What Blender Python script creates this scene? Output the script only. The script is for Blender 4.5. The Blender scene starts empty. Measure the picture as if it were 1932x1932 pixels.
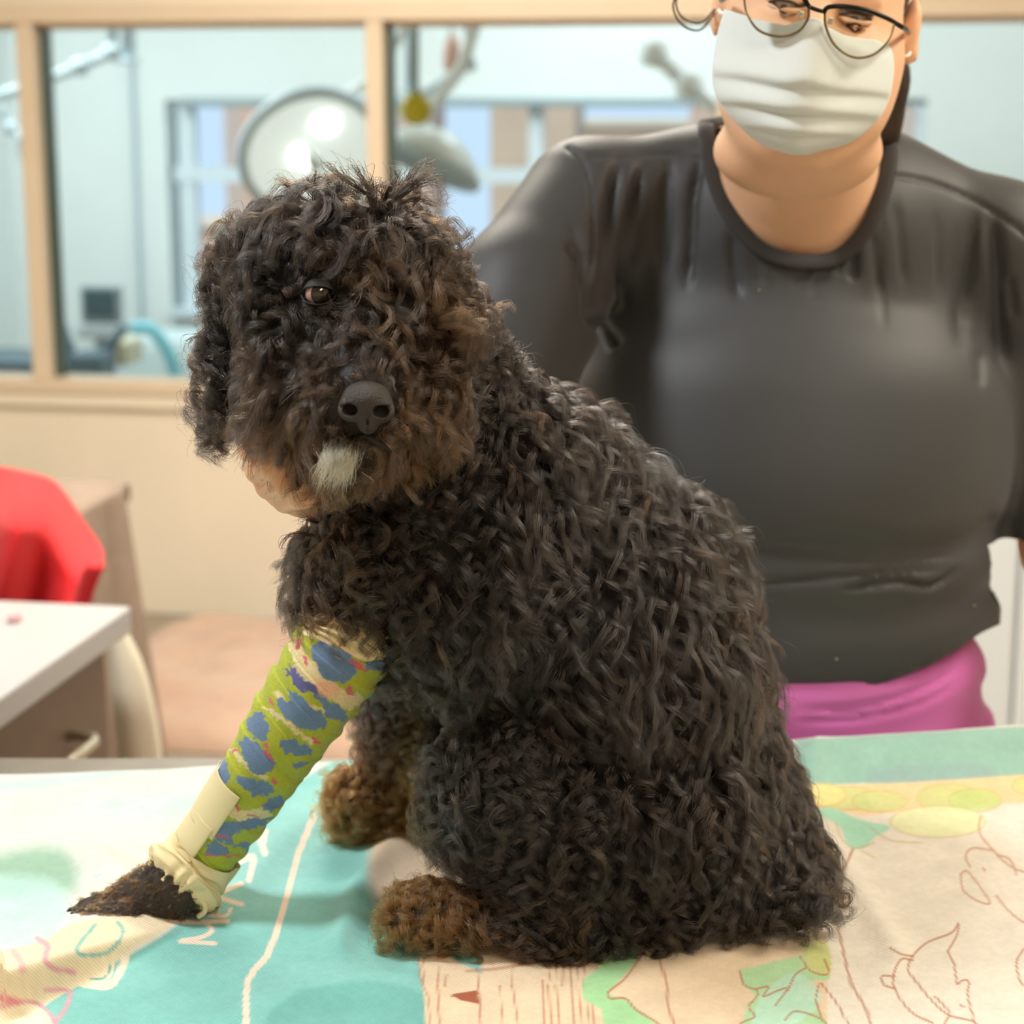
import bpy, bmesh, math, random
import numpy as np
from mathutils import Vector, Matrix

# ------------------------------------------------------------------ camera, light, exposure
F_PX = 3600.0
TILT = math.radians(11.9)
CAM_Z = 1.49
CT, ST = math.cos(TILT), math.sin(TILT)
scene = bpy.context.scene
COL = scene.collection

cam_d = bpy.data.cameras.new('camera')
cam_d.sensor_width = 36.0
cam_d.lens = 36.0 * F_PX / 1932.0
cam_d.clip_start = 0.05
cam_d.clip_end = 100
cam_d.dof.use_dof = True
cam_d.dof.focus_distance = 1.37
cam_d.dof.aperture_fstop = 6.0
cam = bpy.data.objects.new('camera', cam_d)
cam.location = (0, 0, CAM_Z)
cam.rotation_euler = (math.pi / 2 - TILT, 0, 0)
COL.objects.link(cam)
scene.camera = cam

scene.view_settings.view_transform = 'Standard'
scene.view_settings.look = 'None'
scene.view_settings.gamma = 1.0
scene.view_settings.exposure = 0.28
scene.view_settings.use_curve_mapping = False
scene.cycles.max_bounces = 8
scene.cycles.diffuse_bounces = 3
scene.cycles.glossy_bounces = 3
scene.cycles.transmission_bounces = 6
scene.cycles.transparent_max_bounces = 8
scene.cycles.sample_clamp_indirect = 4.0

world = bpy.data.worlds.new('world')
scene.world = world
world.use_nodes = True
bg = world.node_tree.nodes['Background']
bg.inputs[0].default_value = (0.62, 0.78, 1.0, 1)
bg.inputs[1].default_value = 0.85

YAW = math.radians(-9.6)          # the room is turned a little against the camera
RC, RS = math.cos(YAW), math.sin(YAW)
def R2W(u, v, z):                  # room coordinates -> world
    return Vector((RC * u - RS * v, RS * u + RC * v, z))

def area(name, loc, rot, size, size_y, power, color):
    l = bpy.data.lights.new(name, 'AREA')
    l.shape = 'RECTANGLE'; l.size = size; l.size_y = size_y
    l.energy = power; l.color = color
    o = bpy.data.objects.new(name, l)
    o.location = loc; o.rotation_euler = rot
    COL.objects.link(o)
    return o
CEIL = 2.75
area('key_panel_light', (-1.15, 1.35, CEIL - 0.08), (0, 0, YAW), 0.46, 0.34, 33, (0.94, 0.98, 1.0))
area('warm_fill_light', (0.9, -0.4, CEIL - 0.08), (0, 0, YAW), 0.6, 1.2, 25, (1.0, 0.88, 0.70))  # unseen fill light added behind the camera
area('warm_fill_light', (1.65, 1.75, CEIL - 0.08), (0, 0, YAW), 0.6, 1.2, 42, (1.0, 0.89, 0.73))
area('warm_fill_light', (-0.3, 3.7, CEIL - 0.08), (0, 0, YAW), 1.2, 0.6, 66, (1.0, 0.92, 0.79))  # unseen fill light added to brighten the window wall
for (u, v, pw) in ((-3.3, 7.4, 48), (-1.0, 8.3, 28), (0.9, 7.8, 29)):
    area('surgery_fill_light', R2W(u, v, CEIL - 0.06), (0, 0, YAW), 1.2, 1.2, pw, (0.88, 0.98, 1.0))  # unseen area lights added to brighten the surgery

sun_d = bpy.data.lights.new('sun', 'SUN'); sun_d.energy = 1.7; sun_d.color = (1.0, 0.86, 0.70); sun_d.angle = 0.03
sun = bpy.data.objects.new('sun', sun_d); sun.rotation_euler = (math.radians(52), 0, math.radians(-30)); COL.objects.link(sun)  # warm directional light added to brighten the facades outside

# ------------------------------------------------------------------ pixel <-> world measuring
def ray(px, py):
    x = (px - 966.0) / F_PX; y = -(py - 966.0) / F_PX
    return np.array([x, CT + ST * y, -ST + CT * y])
def P(px, py, Y):
    d = ray(px, py)
    return Vector((d * (Y / d[1]))) + Vector((0, 0, CAM_Z))
def T(px, py, z):
    d = ray(px, py)
    return Vector(d * ((z - CAM_Z) / d[2])) + Vector((0, 0, CAM_Z))
def proj(p):
    p = np.asarray(p, dtype=np.float64).copy()
    x = p[..., 0]; y = p[..., 1]; z = p[..., 2] - CAM_Z
    dep = CT * y - ST * z
    up = ST * y + CT * z
    return 966 + F_PX * x / dep, 966 - F_PX * up / dep

# ------------------------------------------------------------------ object helpers
def tag(o, label=None, cat=None, group=None, kind=None):
    if label: o['label'] = label
    if cat: o['category'] = cat
    if group: o['group'] = group
    if kind: o['kind'] = kind
    return o
def empty(name, loc, label, cat, group=None, rz=0):
    o = bpy.data.objects.new(name, None)
    COL.objects.link(o); o.location = loc; o.rotation_euler = (0, 0, rz)
    o.empty_display_size = 0.05
    return tag(o, label, cat, group)
def obj(name, me, mat=None, parent=None, smooth=None):
    o = bpy.data.objects.new(name, me)
    COL.objects.link(o)
    if mat is not None and not me.materials: me.materials.append(mat)
    if parent is not None:
        o.parent = parent
        # geometry is given in world coordinates: undo the parents' placement
        m = Matrix.Identity(4); q = parent
        chain = []
        while q is not None:
            chain.append(q); q = q.parent
        for q in reversed(chain): m = m @ q.matrix_parent_inverse @ q.matrix_basis
        o.matrix_parent_inverse = m.inverted()
    return o
def np_mesh(name, V, Fc, smooth=True):
    V = np.asarray(V, dtype=np.float32); Fc = np.asarray(Fc, dtype=np.int32)
    me = bpy.data.meshes.new(name)
    me.vertices.add(len(V)); me.vertices.foreach_set('co', V.ravel())
    k = Fc.shape[1]
    me.loops.add(Fc.size); me.loops.foreach_set('vertex_index', Fc.ravel())
    me.polygons.add(len(Fc))
    me.polygons.foreach_set('loop_start', np.arange(0, Fc.size, k, dtype=np.int32))
    if smooth: me.polygons.foreach_set('use_smooth', np.ones(len(Fc), dtype=bool))
    me.update(calc_edges=True); me.validate()
    return me
def set_col(me, cols, name='Col'):
    a = me.color_attributes.new(name=name, type='FLOAT_COLOR', domain='POINT')
    c = np.ones((len(cols), 4), dtype=np.float32); c[:, :3] = cols
    a.data.foreach_set('color', c.ravel())
def bm_mesh(name, bm, smooth=False):
    me = bpy.data.meshes.new(name)
    bmesh.ops.recalc_face_normals(bm, faces=bm.faces)
    bm.to_mesh(me); bm.free()
    if smooth:
        me.polygons.foreach_set('use_smooth', np.ones(len(me.polygons), dtype=bool))
    return me
def box_bm(bm, c, s, rz=0.0, bevel=0.0, seg=2, mat=None):
    r = bmesh.ops.create_cube(bm, size=1.0)
    vs = r['verts']
    M = Matrix.Translation(Vector(c)) @ Matrix.Rotation(rz, 4, 'Z') @ Matrix.Diagonal((s[0], s[1], s[2], 1))
    if mat is not None: M = mat @ M
    bmesh.ops.transform(bm, matrix=M, verts=vs)
    if bevel > 0:
        es = list({e for v in vs for e in v.link_edges})
        bmesh.ops.bevel(bm, geom=es, offset=bevel, segments=seg, affect='EDGES', profile=0.5)
def box(name, c, s, mat, parent=None, rz=0.0, bevel=0.0, seg=2):
    bm = bmesh.new(); box_bm(bm, c, s, rz, bevel, seg)
    return obj(name, bm_mesh(name, bm), mat, parent)
def rbox(name, u0, u1, v0, v1, z0, z1, mat, parent=None, bevel=0.0):
    c = R2W((u0 + u1) / 2, (v0 + v1) / 2, (z0 + z1) / 2)
    return box(name, c, (u1 - u0, v1 - v0, z1 - z0), mat, parent, YAW, bevel)
def tube_arrays(pts, rad, n=10, caps=True, flat=1.0, up=None):
    pts = np.asarray([tuple(p) for p in pts], dtype=np.float64)
    m = len(pts)
    rad = np.broadcast_to(np.asarray(rad, dtype=np.float64), (m,))
    tan = np.gradient(pts, axis=0); tan /= np.linalg.norm(tan, axis=1)[:, None] + 1e-12
    u = np.array(up if up is not None else (0, 0, 1.0))
    if abs(np.dot(u, tan[0])) > 0.95: u = np.array((0, 1.0, 0))
    V = []
    for i in range(m):
        u = u - tan[i] * np.dot(u, tan[i]); u /= np.linalg.norm(u) + 1e-12
        w = np.cross(tan[i], u)
        a = np.arange(n) * 2 * math.pi / n
        V.append(pts[i] + rad[i] * (np.cos(a)[:, None] * u * flat + np.sin(a)[:, None] * w))
    V = np.concatenate(V)
    I = np.arange(m - 1)[:, None] * n; J = np.arange(n)[None, :]; J2 = (J + 1) % n
    Fq = np.stack([I + J, I + J2, I + n + J2, I + n + J], -1).reshape(-1, 4)
    if caps:
        V = np.concatenate([V, pts[:1], pts[-1:]])
        c0 = len(V) - 2; c1 = len(V) - 1
        j = np.arange(n); j2 = (j + 1) % n
        Fq = np.concatenate([Fq, np.stack([np.full(n, c0), j2, j, j], -1), np.stack([np.full(n, c1), (m - 1) * n + j, (m - 1) * n + j2, (m - 1) * n + j2], -1)])
    return V, Fq
def arrays_mesh(name, lst):
    Vs, Fs, k = [], [], 0
    for V, Fq in lst:
        Vs.append(V); Fs.append(Fq + k); k += len(V)
    V = np.concatenate(Vs); Fq = np.concatenate(Fs)
    me = bpy.data.meshes.new(name)
    fl = [tuple(dict.fromkeys(f)) for f in Fq.tolist()]
    me.from_pydata(V.tolist(), [], fl)
    me.polygons.foreach_set('use_smooth', np.ones(len(me.polygons), dtype=bool))
    me.update()
    return me
def tube(name, pts, rad, mat, parent=None, n=10, flat=1.0, up=None):
    return obj(name, arrays_mesh(name, [tube_arrays(pts, rad, n, True, flat, up)]), mat, parent)
def spline(pts, n):
    """Catmull-Rom through the points, n samples."""
    p = np.asarray([tuple(q) for q in pts], dtype=np.float64)
    p = np.concatenate([2 * p[:1] - p[1:2], p, 2 * p[-1:] - p[-2:-1]])
    m = len(p) - 3
    t = np.linspace(0, m - 1e-9, n); i = t.astype(int); f = (t - i)[:, None]
    a, b, c, d = p[i], p[i + 1], p[i + 2], p[i + 3]
    return 0.5 * (2 * b + (c - a) * f + (2 * a - 5 * b + 4 * c - d) * f ** 2 + (3 * b - a - 3 * c + d) * f ** 3)
def lathe(name, prof, origin, mat, parent=None, n=32, M=None):
    """prof: (r, z) pairs"""
    V = []; m = len(prof)
    a = np.arange(n) * 2 * math.pi / n
    for r, z in prof:
        V.append(np.stack([r * np.cos(a), r * np.sin(a), np.full(n, z)], -1))
    V = np.concatenate(V)
    I = np.arange(m - 1)[:, None] * n; J = np.arange(n)[None, :]; J2 = (J + 1) % n
    Fq = np.stack([I + J, I + J2, I + n + J2, I + n + J], -1).reshape(-1, 4)
    if M is not None:
        V = V @ np.array(M.to_3x3()).T
    V = V + np.array(tuple(origin))
    return obj(name, np_mesh(name, V, Fq), mat, parent)

# ------------------------------------------------------------------ materials
def new_mat(name):
    m = bpy.data.materials.new(name); m.use_nodes = True
    return m, m.node_tree.nodes, m.node_tree.links, m.node_tree.nodes['Principled BSDF']
def mat(name, col, rough=0.6, metal=0.0, spec=0.5, noise=0.0, nscale=20.0, bump=0.0, bscale=60.0, sheen=0.0,
        sss=0.0, vcol=False, col2=None, coat=0.0, bdist=0.002):
    m, N, L, b = new_mat(name)
    b.inputs['Roughness'].default_value = rough
    b.inputs['Metallic'].default_value = metal
    b.inputs['Specular IOR Level'].default_value = spec
    b.inputs['Sheen Weight'].default_value = sheen
    b.inputs['Sheen Roughness'].default_value = 0.5
    b.inputs['Coat Weight'].default_value = coat
    if sss > 0:
        b.inputs['Subsurface Weight'].default_value = sss
        b.inputs['Subsurface Radius'].default_value = (0.012, 0.005, 0.003)
        b.inputs['Subsurface Scale'].default_value = 1.0
    tc = N.new('ShaderNodeTexCoord')
    if vcol:
        a = N.new('ShaderNodeAttribute'); a.attribute_name = 'Col'
        src = a.outputs['Color']
    else:
        rgb = N.new('ShaderNodeRGB'); rgb.outputs[0].default_value = (*col, 1); src = rgb.outputs[0]
    if noise > 0:
        n = N.new('ShaderNodeTexNoise'); n.inputs['Scale'].default_value = nscale; n.inputs['Detail'].default_value = 5
        L.new(tc.outputs['Object'], n.inputs['Vector'])
        mr = N.new('ShaderNodeMapRange'); mr.inputs[1].default_value = 0.3; mr.inputs[2].default_value = 0.7
        L.new(n.outputs[0], mr.inputs[0])
        mx = N.new('ShaderNodeMix'); mx.data_type = 'RGBA'
        if col2 is not None:
            L.new(mr.outputs[0], mx.inputs[0])
            L.new(src, mx.inputs[6]); mx.inputs[7].default_value = (*col2, 1)
        else:
            mx.blend_type = 'MULTIPLY'
            mr.inputs[3].default_value = 0; mr.inputs[4].default_value = noise
            L.new(mr.outputs[0], mx.inputs[0]); L.new(src, mx.inputs[6]); mx.inputs[7].default_value = (0.45, 0.45, 0.45, 1)
        src = mx.outputs[2]
    L.new(src, b.inputs['Base Color'])
    if bump > 0:
        n = N.new('ShaderNodeTexNoise'); n.inputs['Scale'].default_value = bscale; n.inputs['Detail'].default_value = 4
        L.new(tc.outputs['Object'], n.inputs['Vector'])
        bp = N.new('ShaderNodeBump'); bp.inputs['Strength'].default_value = bump; bp.inputs['Distance'].default_value = bdist
        L.new(n.outputs[0], bp.inputs['Height']); L.new(bp.outputs[0], b.inputs['Normal'])
    return m

# ------------------------------------------------------------------ distance-field modelling
class Field:
    def __init__(s, lo, hi, h):
        s.lo = np.array(lo, dtype=np.float64); s.h = h
        s.n = np.ceil((np.array(hi) - s.lo) / h).astype(int) + 1
        s.F = np.full(s.n, 0.3, dtype=np.float32)
        s.ax = [s.lo[i] + h * np.arange(s.n[i]) for i in range(3)]
    def win(s, lo, hi):
        a = np.clip(np.floor((np.array(lo) - s.lo) / s.h).astype(int), 0, s.n - 1)
        b = np.clip(np.ceil((np.array(hi) - s.lo) / s.h).astype(int) + 1, 1, s.n)
        sl = tuple(slice(a[i], b[i]) for i in range(3))
        x = s.ax[0][sl[0]][:, None, None]; y = s.ax[1][sl[1]][None, :, None]; z = s.ax[2][sl[2]][None, None, :]
        return sl, x, y, z
    def comb(s, sl, d, k, sub):
        A = s.F[sl]
        if sub:
            d = -d
            h = np.clip(0.5 - 0.5 * (A - d) / k, 0, 1)
            s.F[sl] = A * (1 - h) + d * h + k * h * (1 - h)
        else:
            h = np.clip(0.5 + 0.5 * (A - d) / k, 0, 1)
            s.F[sl] = A * (1 - h) + d * h - k * h * (1 - h)
    def cone(s, a, b, ra, rb, k=0.01, sub=False):
        a = np.array(tuple(a)); b = np.array(tuple(b)); r = max(ra, rb) + k * 1.5 + 4 * s.h
        sl, x, y, z = s.win(np.minimum(a, b) - r, np.maximum(a, b) + r)
        d = b - a; L2 = max(float(d @ d), 1e-9)
        t = np.clip(((x - a[0]) * d[0] + (y - a[1]) * d[1] + (z - a[2]) * d[2]) / L2, 0, 1)
        q = np.sqrt((x - a[0] - t * d[0]) ** 2 + (y - a[1] - t * d[1]) ** 2 + (z - a[2] - t * d[2]) ** 2) - (ra + (rb - ra) * t)
        s.comb(sl, q, k, sub)
    def ell(s, c, r, k=0.01, rot=None, sub=False):
        c = np.array(tuple(c)); r = np.array(r, dtype=np.float64); R = r.max() + k * 1.5 + 4 * s.h
        sl, x, y, z = s.win(c - R, c + R)
        x = x - c[0]; y = y - c[1]; z = z - c[2]
        if rot is not None:
            m = np.array(rot.to_3x3()).T
            x, y, z = (m[0][0] * x + m[0][1] * y + m[0][2] * z, m[1][0] * x + m[1][1] * y + m[1][2] * z, m[2][0] * x + m[2][1] * y + m[2][2] * z)
        k0 = np.sqrt((x / r[0]) ** 2 + (y / r[1]) ** 2 + (z / r[2]) ** 2)
        k1 = np.sqrt((x / r[0] ** 2) ** 2 + (y / r[1] ** 2) ** 2 + (z / r[2] ** 2) ** 2) + 1e-9
        s.comb(sl, k0 * (k0 - 1) / k1, k, sub)
    def below(s, z0, k=0.004):
        d = (z0 - s.ax[2])[None, None, :]
        s.F = np.maximum(s.F, d).astype(np.float32)
    def nets(s):
        F = s.F; n = s.n
        inside = F < 0
        # cells with mixed corners
        corners = [(i, j, k) for i in (0, 1) for j in (0, 1) for k in (0, 1)]
        def sh(A, c): return A[c[0]:n[0] - 1 + c[0], c[1]:n[1] - 1 + c[1], c[2]:n[2] - 1 + c[2]]
        cnt = sum(sh(inside, c).astype(np.int8) for c in corners)
        mix = (cnt > 0) & (cnt < 8)
        idx = np.argwhere(mix)
        ids = np.full(mix.shape, -1, dtype=np.int64); ids[mix] = np.arange(len(idx))
        acc = np.zeros((len(idx), 3)); w = np.zeros(len(idx))
        for c in corners:
            for ax in range(3):
                if c[ax] == 1: continue
                c2 = list(c); c2[ax] = 1
                f0 = F[idx[:, 0] + c[0], idx[:, 1] + c[1], idx[:, 2] + c[2]]
                f1 = F[idx[:, 0] + c2[0], idx[:, 1] + c2[1], idx[:, 2] + c2[2]]
                m = (f0 < 0) != (f1 < 0)
                t = f0[m] / (f0[m] - f1[m])
                p = np.tile(np.array(c, dtype=np.float64), (m.sum(), 1)); p[:, ax] += t
                acc[m] += p; w[m] += 1
        V = s.lo + s.h * (idx + acc / w[:, None])
        quads = []
        for ax in range(3):
            a1, a2 = (ax + 1) % 3, (ax + 2) % 3
            sl0 = [slice(None)] * 3; sl1 = [slice(None)] * 3
            sl0[ax] = slice(0, n[ax] - 1); sl1[ax] = slice(1, n[ax])
            cr = inside[tuple(sl0)] != inside[tuple(sl1)]
            e = np.argwhere(cr)
            ok = (e[:, a1] > 0) & (e[:, a2] > 0) & (e[:, a1] < n[a1] - 1) & (e[:, a2] < n[a2] - 1)
            e = e[ok]
            flip = inside[tuple(e.T)]
            q = []
            for d1, d2 in ((0, 0), (1, 0), (1, 1), (0, 1)):
                g = e.copy(); g[:, a1] -= d1; g[:, a2] -= d2
                q.append(ids[tuple(g.T)])
            q = np.stack(q, -1)
            q[~flip] = q[~flip][:, ::-1]
            quads.append(q)
        Q = np.concatenate(quads)
        return V, Q
def vnormals(V, Q):
    fn = np.cross(V[Q[:, 2]] - V[Q[:, 0]], V[Q[:, 3]] - V[Q[:, 1]])
    N = np.zeros_like(V)
    for i in range(4): np.add.at(N, Q[:, i], fn)
    return N / (np.linalg.norm(N, axis=1)[:, None] + 1e-12)
def prune(V, Q, keepf):
    Q = Q[keepf]; used = np.zeros(len(V), bool); used[Q.ravel()] = True
    mp = np.cumsum(used) - 1
    return V[used], mp[Q]

# 2-D painting in measured photo positions (flat print on cloth)
def dist_poly(U, W, pts):
    d = np.full(U.shape, 1e9)
    for (x0, y0), (x1, y1) in zip(pts[:-1], pts[1:]):
        dx, dy = x1 - x0, y1 - y0; L2 = dx * dx + dy * dy + 1e-9
        t = np.clip(((U - x0) * dx + (W - y0) * dy) / L2, 0, 1)
        d = np.minimum(d, np.hypot(U - x0 - t * dx, W - y0 - t * dy))
    return d
def in_poly(U, W, pts):
    r = np.zeros(U.shape, bool); n = len(pts)
    for i in range(n):
        x0, y0 = pts[i]; x1, y1 = pts[(i + 1) % n]
        if y0 == y1: continue
        c = ((y0 > W) != (y1 > W)) & (U < (x1 - x0) * (W - y0) / (y1 - y0) + x0)
        r ^= c
    return r
def sm(pts, k=6):
    return [tuple(q) for q in spline([(x, y, 0) for x, y in pts], max(4, k * len(pts)))[:, :2]]
def stroke(C, U, W, pts, w, col, a=1.0, soft=1.5, smooth=True):
    if smooth and len(pts) > 2: pts = sm(pts, 5)
    xs = [p[0] for p in pts]; ys = [p[1] for p in pts]
    m = (U > min(xs) - w - 4) & (U < max(xs) + w + 4) & (W > min(ys) - w - 4) & (W < max(ys) + w + 4)
    if not m.any(): return
    d = dist_poly(U[m], W[m], pts)
    al = (np.clip((w / 2 + soft / 2 - d) / soft, 0, 1) * a)[:, None]
    C[m] = C[m] * (1 - al) + np.array(col) * al
def fillp(C, U, W, pts, col, a=1.0, soft=3.0, smooth=True):
    if smooth: pts = sm(list(pts) + [pts[0]], 5)[:-1]
    xs = [p[0] for p in pts]; ys = [p[1] for p in pts]
    m = (U > min(xs) - soft) & (U < max(xs) + soft) & (W > min(ys) - soft) & (W < max(ys) + soft)
    if not m.any(): return
    u, w = U[m], W[m]
    ins = in_poly(u, w, pts)
    d = dist_poly(u, w, list(pts) + [pts[0]])
    sd = np.where(ins, d, -d)
    al = (np.clip(sd / soft + 0.5, 0, 1) * a)[:, None]
    C[m] = C[m] * (1 - al) + np.array(col) * al
def vnoise(x, y, sc, seed=0):
    """smooth value noise in numpy"""
    x = x / sc; y = y / sc
    xi = np.floor(x).astype(np.int64); yi = np.floor(y).astype(np.int64)
    xf = x - xi; yf = y - yi
    def hsh(a, b):
        v = np.sin(a * 127.1 + b * 311.7 + seed * 74.7) * 43758.5453
        return v - np.floor(v)
    u = xf * xf * (3 - 2 * xf); v = yf * yf * (3 - 2 * yf)
    return (hsh(xi, yi) * (1 - u) + hsh(xi + 1, yi) * u) * (1 - v) + (hsh(xi, yi + 1) * (1 - u) + hsh(xi + 1, yi + 1) * u) * v
def srgb(r, g, b):
    return tuple(((c / 255) / 12.92 if c / 255 <= 0.04045 else ((c / 255 + 0.055) / 1.055) ** 2.4) for c in (r, g, b))
# ================================================================== the setting
M_wall = mat('cream_wall_paint', (0.88, 0.79, 0.64), 0.7, noise=0.12, nscale=3, bump=0.1, bscale=180)
M_frame = mat('tan_window_frame_paint', (0.76, 0.62, 0.46), 0.45, noise=0.08, nscale=5)
M_white_wall = mat('pale_surgery_wall_paint', (0.83, 0.88, 0.87), 0.6, noise=0.05, nscale=4)
M_ceil = mat('white_ceiling', (0.8, 0.77, 0.7), 0.8, noise=0.1, nscale=30)
M_floor = mat('beige_floor', (0.34, 0.28, 0.21), 0.35, noise=0.3, nscale=12)
M_cove = mat('dark_brown_cove_base', (0.055, 0.043, 0.028), 0.5)
M_white_plastic = mat('white_plastic', (0.86, 0.88, 0.86), 0.3)
M_grey_metal = mat('grey_painted_metal', (0.30, 0.36, 0.38), 0.4, metal=0.3)
M_steel = mat('brushed_steel', (0.5, 0.5, 0.5), 0.25, metal=1.0, noise=0.2, nscale=40)
M_dark = mat('dark_plastic', (0.03, 0.045, 0.055), 0.4)

def struct(name, u0, u1, v0, v1, z0, z1, m, parent=None):
    o = rbox(name, u0, u1, v0, v1, z0, z1, m, parent)
    if parent is None: o['kind'] = 'structure'
    return o
def room_uv(px, py, v):              # (u, z) where the ray crosses the room plane v = const
    d = ray(px, py)
    # v = -RS*... inverse rotation
    dv = -RS * d[0] + RC * d[1]; du = RC * d[0] + RS * d[1]
    t = v / dv
    return du * t, CAM_Z + d[2] * t
VW = 5.32                            # window wall plane (room v)
U0, U1 = -3.2, 3.4
UB = 9.4                             # far wall of the surgery
struct('floor', U0, U1, -2.0, VW + 0.12, -0.1, 0.0, M_floor)
struct('ceiling', U0, U1, -2.0, VW + 0.12, CEIL, CEIL + 0.1, M_ceil)
struct('wall_left', U0 - 0.1, U0, -2.0, VW + 0.12, 0, CEIL, M_wall)
struct('wall_right', U1, U1 + 0.1, -2.0, VW + 0.12, 0, CEIL, M_wall)
struct('wall_front', U0 - 0.1, U1 + 0.1, -2.1, -2.0, 0, CEIL, M_wall)
zb = room_uv(200, 738, VW)[1]; zt = room_uv(700, 2, VW)[1]
struct('wall_back_lower', U0, U1, VW, VW + 0.12, 0, zb, M_wall)
struct('wall_back_upper', U0, U1, VW, VW + 0.12, zt, CEIL, M_wall)
struct('baseboard_back', U0, U1, VW - 0.012, VW - 0.0005, 0, room_uv(400, 1240, VW)[1], M_cove)
# ledge under the window
struct('trim_1', U0, U1, VW - 0.02, VW - 0.0005, zb - 0.045, zb, M_wall)

# window frame: header, sill and mullions as members, glass between them
win = struct('window_1', U0, U1, VW - 0.025, VW + 0.1, zt - 0.052, zt, M_frame)
struct('window_sill', U0, U1, VW - 0.03, VW + 0.1, zb, zb + 0.035, M_frame, win)
rbox('window_stop', U0, U1, VW + 0.03, VW + 0.07, zt - 0.068, zt - 0.052, M_frame, win)
um = []
w_m = 0.050
for px in (51, 708, 1374, 2040, 2700):
    um.append(room_uv(px, 100, VW)[0])
um = [um[0] - (um[1] - um[0])] + um
for u in um:
    rbox('mullion', u - w_m / 2, u + w_m / 2, VW - 0.02, VW + 0.095, zb + 0.035, zt - 0.052, M_frame, win, 0.004)
M_glass, N, L, b = new_mat('clear_window_glass')
b.inputs['Base Color'].default_value = (0.96, 1.0, 0.985, 1)
b.inputs['Roughness'].default_value = 0.0
b.inputs['Transmission Weight'].default_value = 1.0
b.inputs['IOR'].default_value = 1.02
M_seal = mat('dark_green_glazing_seal', (0.06, 0.09, 0.06), 0.4)
ue = [U0] + um + [U1]
ue = sorted(ue)
for a, c in zip(ue[:-1], ue[1:]):
    if c - a < 0.1: continue
    g = rbox('pane', a + w_m / 2, c - w_m / 2, VW + 0.048, VW + 0.052, zb + 0.035, zt - 0.055, M_glass, win)
    rbox('seal', a + w_m / 2, a + w_m / 2 + 0.012, VW + 0.03, VW + 0.095, zb + 0.035, zt - 0.055, M_seal, win)

# ------------------------------------------------------------------ surgery room behind the glass
struct('floor_surgery', U0 - 1, U1 + 1, VW + 0.12, UB, -0.1, 0.0, M_floor)
struct('ceiling_surgery', U0 - 1, U1 + 1, VW + 0.12, UB + 0.1, CEIL, CEIL + 0.1, M_ceil)
struct('wall_sun_stop_left', U0 - 1.1, U0 - 0.1, VW, VW + 0.12, 0, CEIL, M_white_wall)  # both unseen end pieces added to keep sunlight out of the surgery
struct('wall_sun_stop_right', U1 + 0.1, U1 + 1.1, VW, VW + 0.12, 0, CEIL, M_white_wall)
struct('wall_surgery_left', U0 - 1.1, U0 - 1, VW + 0.12, UB + 0.1, 0, CEIL, M_white_wall)
struct('wall_surgery_right', U1 + 1, U1 + 1.1, VW + 0.12, UB + 0.1, 0, CEIL, M_white_wall)
def ub(px, py, v=UB): return room_uv(px, py, v)
uL = ub(318, 400)[0]; uR = ub(1745, 300)[0]
zT = ub(600, 188)[1]; zB = ub(400, 590)[1]
struct('wall_surgery_back', U0 - 1, uL, UB, UB + 0.15, 0, CEIL, M_white_wall)
struct('wall_surgery_back_right', uR, U1 + 1, UB, UB + 0.15, 0, CEIL, M_white_wall)
struct('wall_surgery_back_upper', uL, uR, UB, UB + 0.15, zT, CEIL, M_white_wall)
struct('wall_surgery_back_lower', uL, uR, UB, UB + 0.15, 0, zB, M_white_wall)
# thin grey strip projecting slightly from the wall left of the window
rbox_o = struct('trim_2', ub(255, 300)[0], ub(262, 300)[0], UB - 0.03, UB, 0, CEIL, mat('grey_wall_strip', (0.45, 0.55, 0.6), 0.5))
M_wf = mat('white_window_frame', (0.72, 0.80, 0.86), 0.4)
M_wfg = mat('grey_window_frame', (0.34, 0.42, 0.45), 0.4)
w2 = struct('window_2', uL, uR, UB + 0.02, UB + 0.08, zT - 0.03, zT, M_wfg)
rbox('window_sill', uL, uR, UB - 0.05, UB + 0.1, zB - 0.02, zB + 0.02, M_wf, w2, 0.004)
rbox('jamb', uL, uL + 0.035, UB + 0.02, UB + 0.1, zB, zT, M_wfg, w2)
rbox('jamb', uR - 0.05, uR, UB + 0.02, UB + 0.1, zB, zT, M_wf, w2)
for px in (352, 1012, 700):
    u = ub(px, 300)[0]
    wd = 0.045 if px != 352 else 0.055
    rbox('mullion', u - wd, u + wd * 0.6, UB + 0.03, UB + 0.09, zB, zT, M_wf, w2)
zr = ub(500, 327)[1]
rbox('transom', uL, uR, UB + 0.02, UB + 0.1, zr - 0.045, zr + 0.03, M_wf, w2)
rbox('blind_cassette', uL + 0.1, uR - 0.1, UB - 0.05, UB + 0.02, zT - 0.035, zT + 0.01, M_wfg, w2, 0.01)
rbox('pane', uL, uR, UB + 0.058, UB + 0.061, zB, zT, M_glass, w2)

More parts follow.
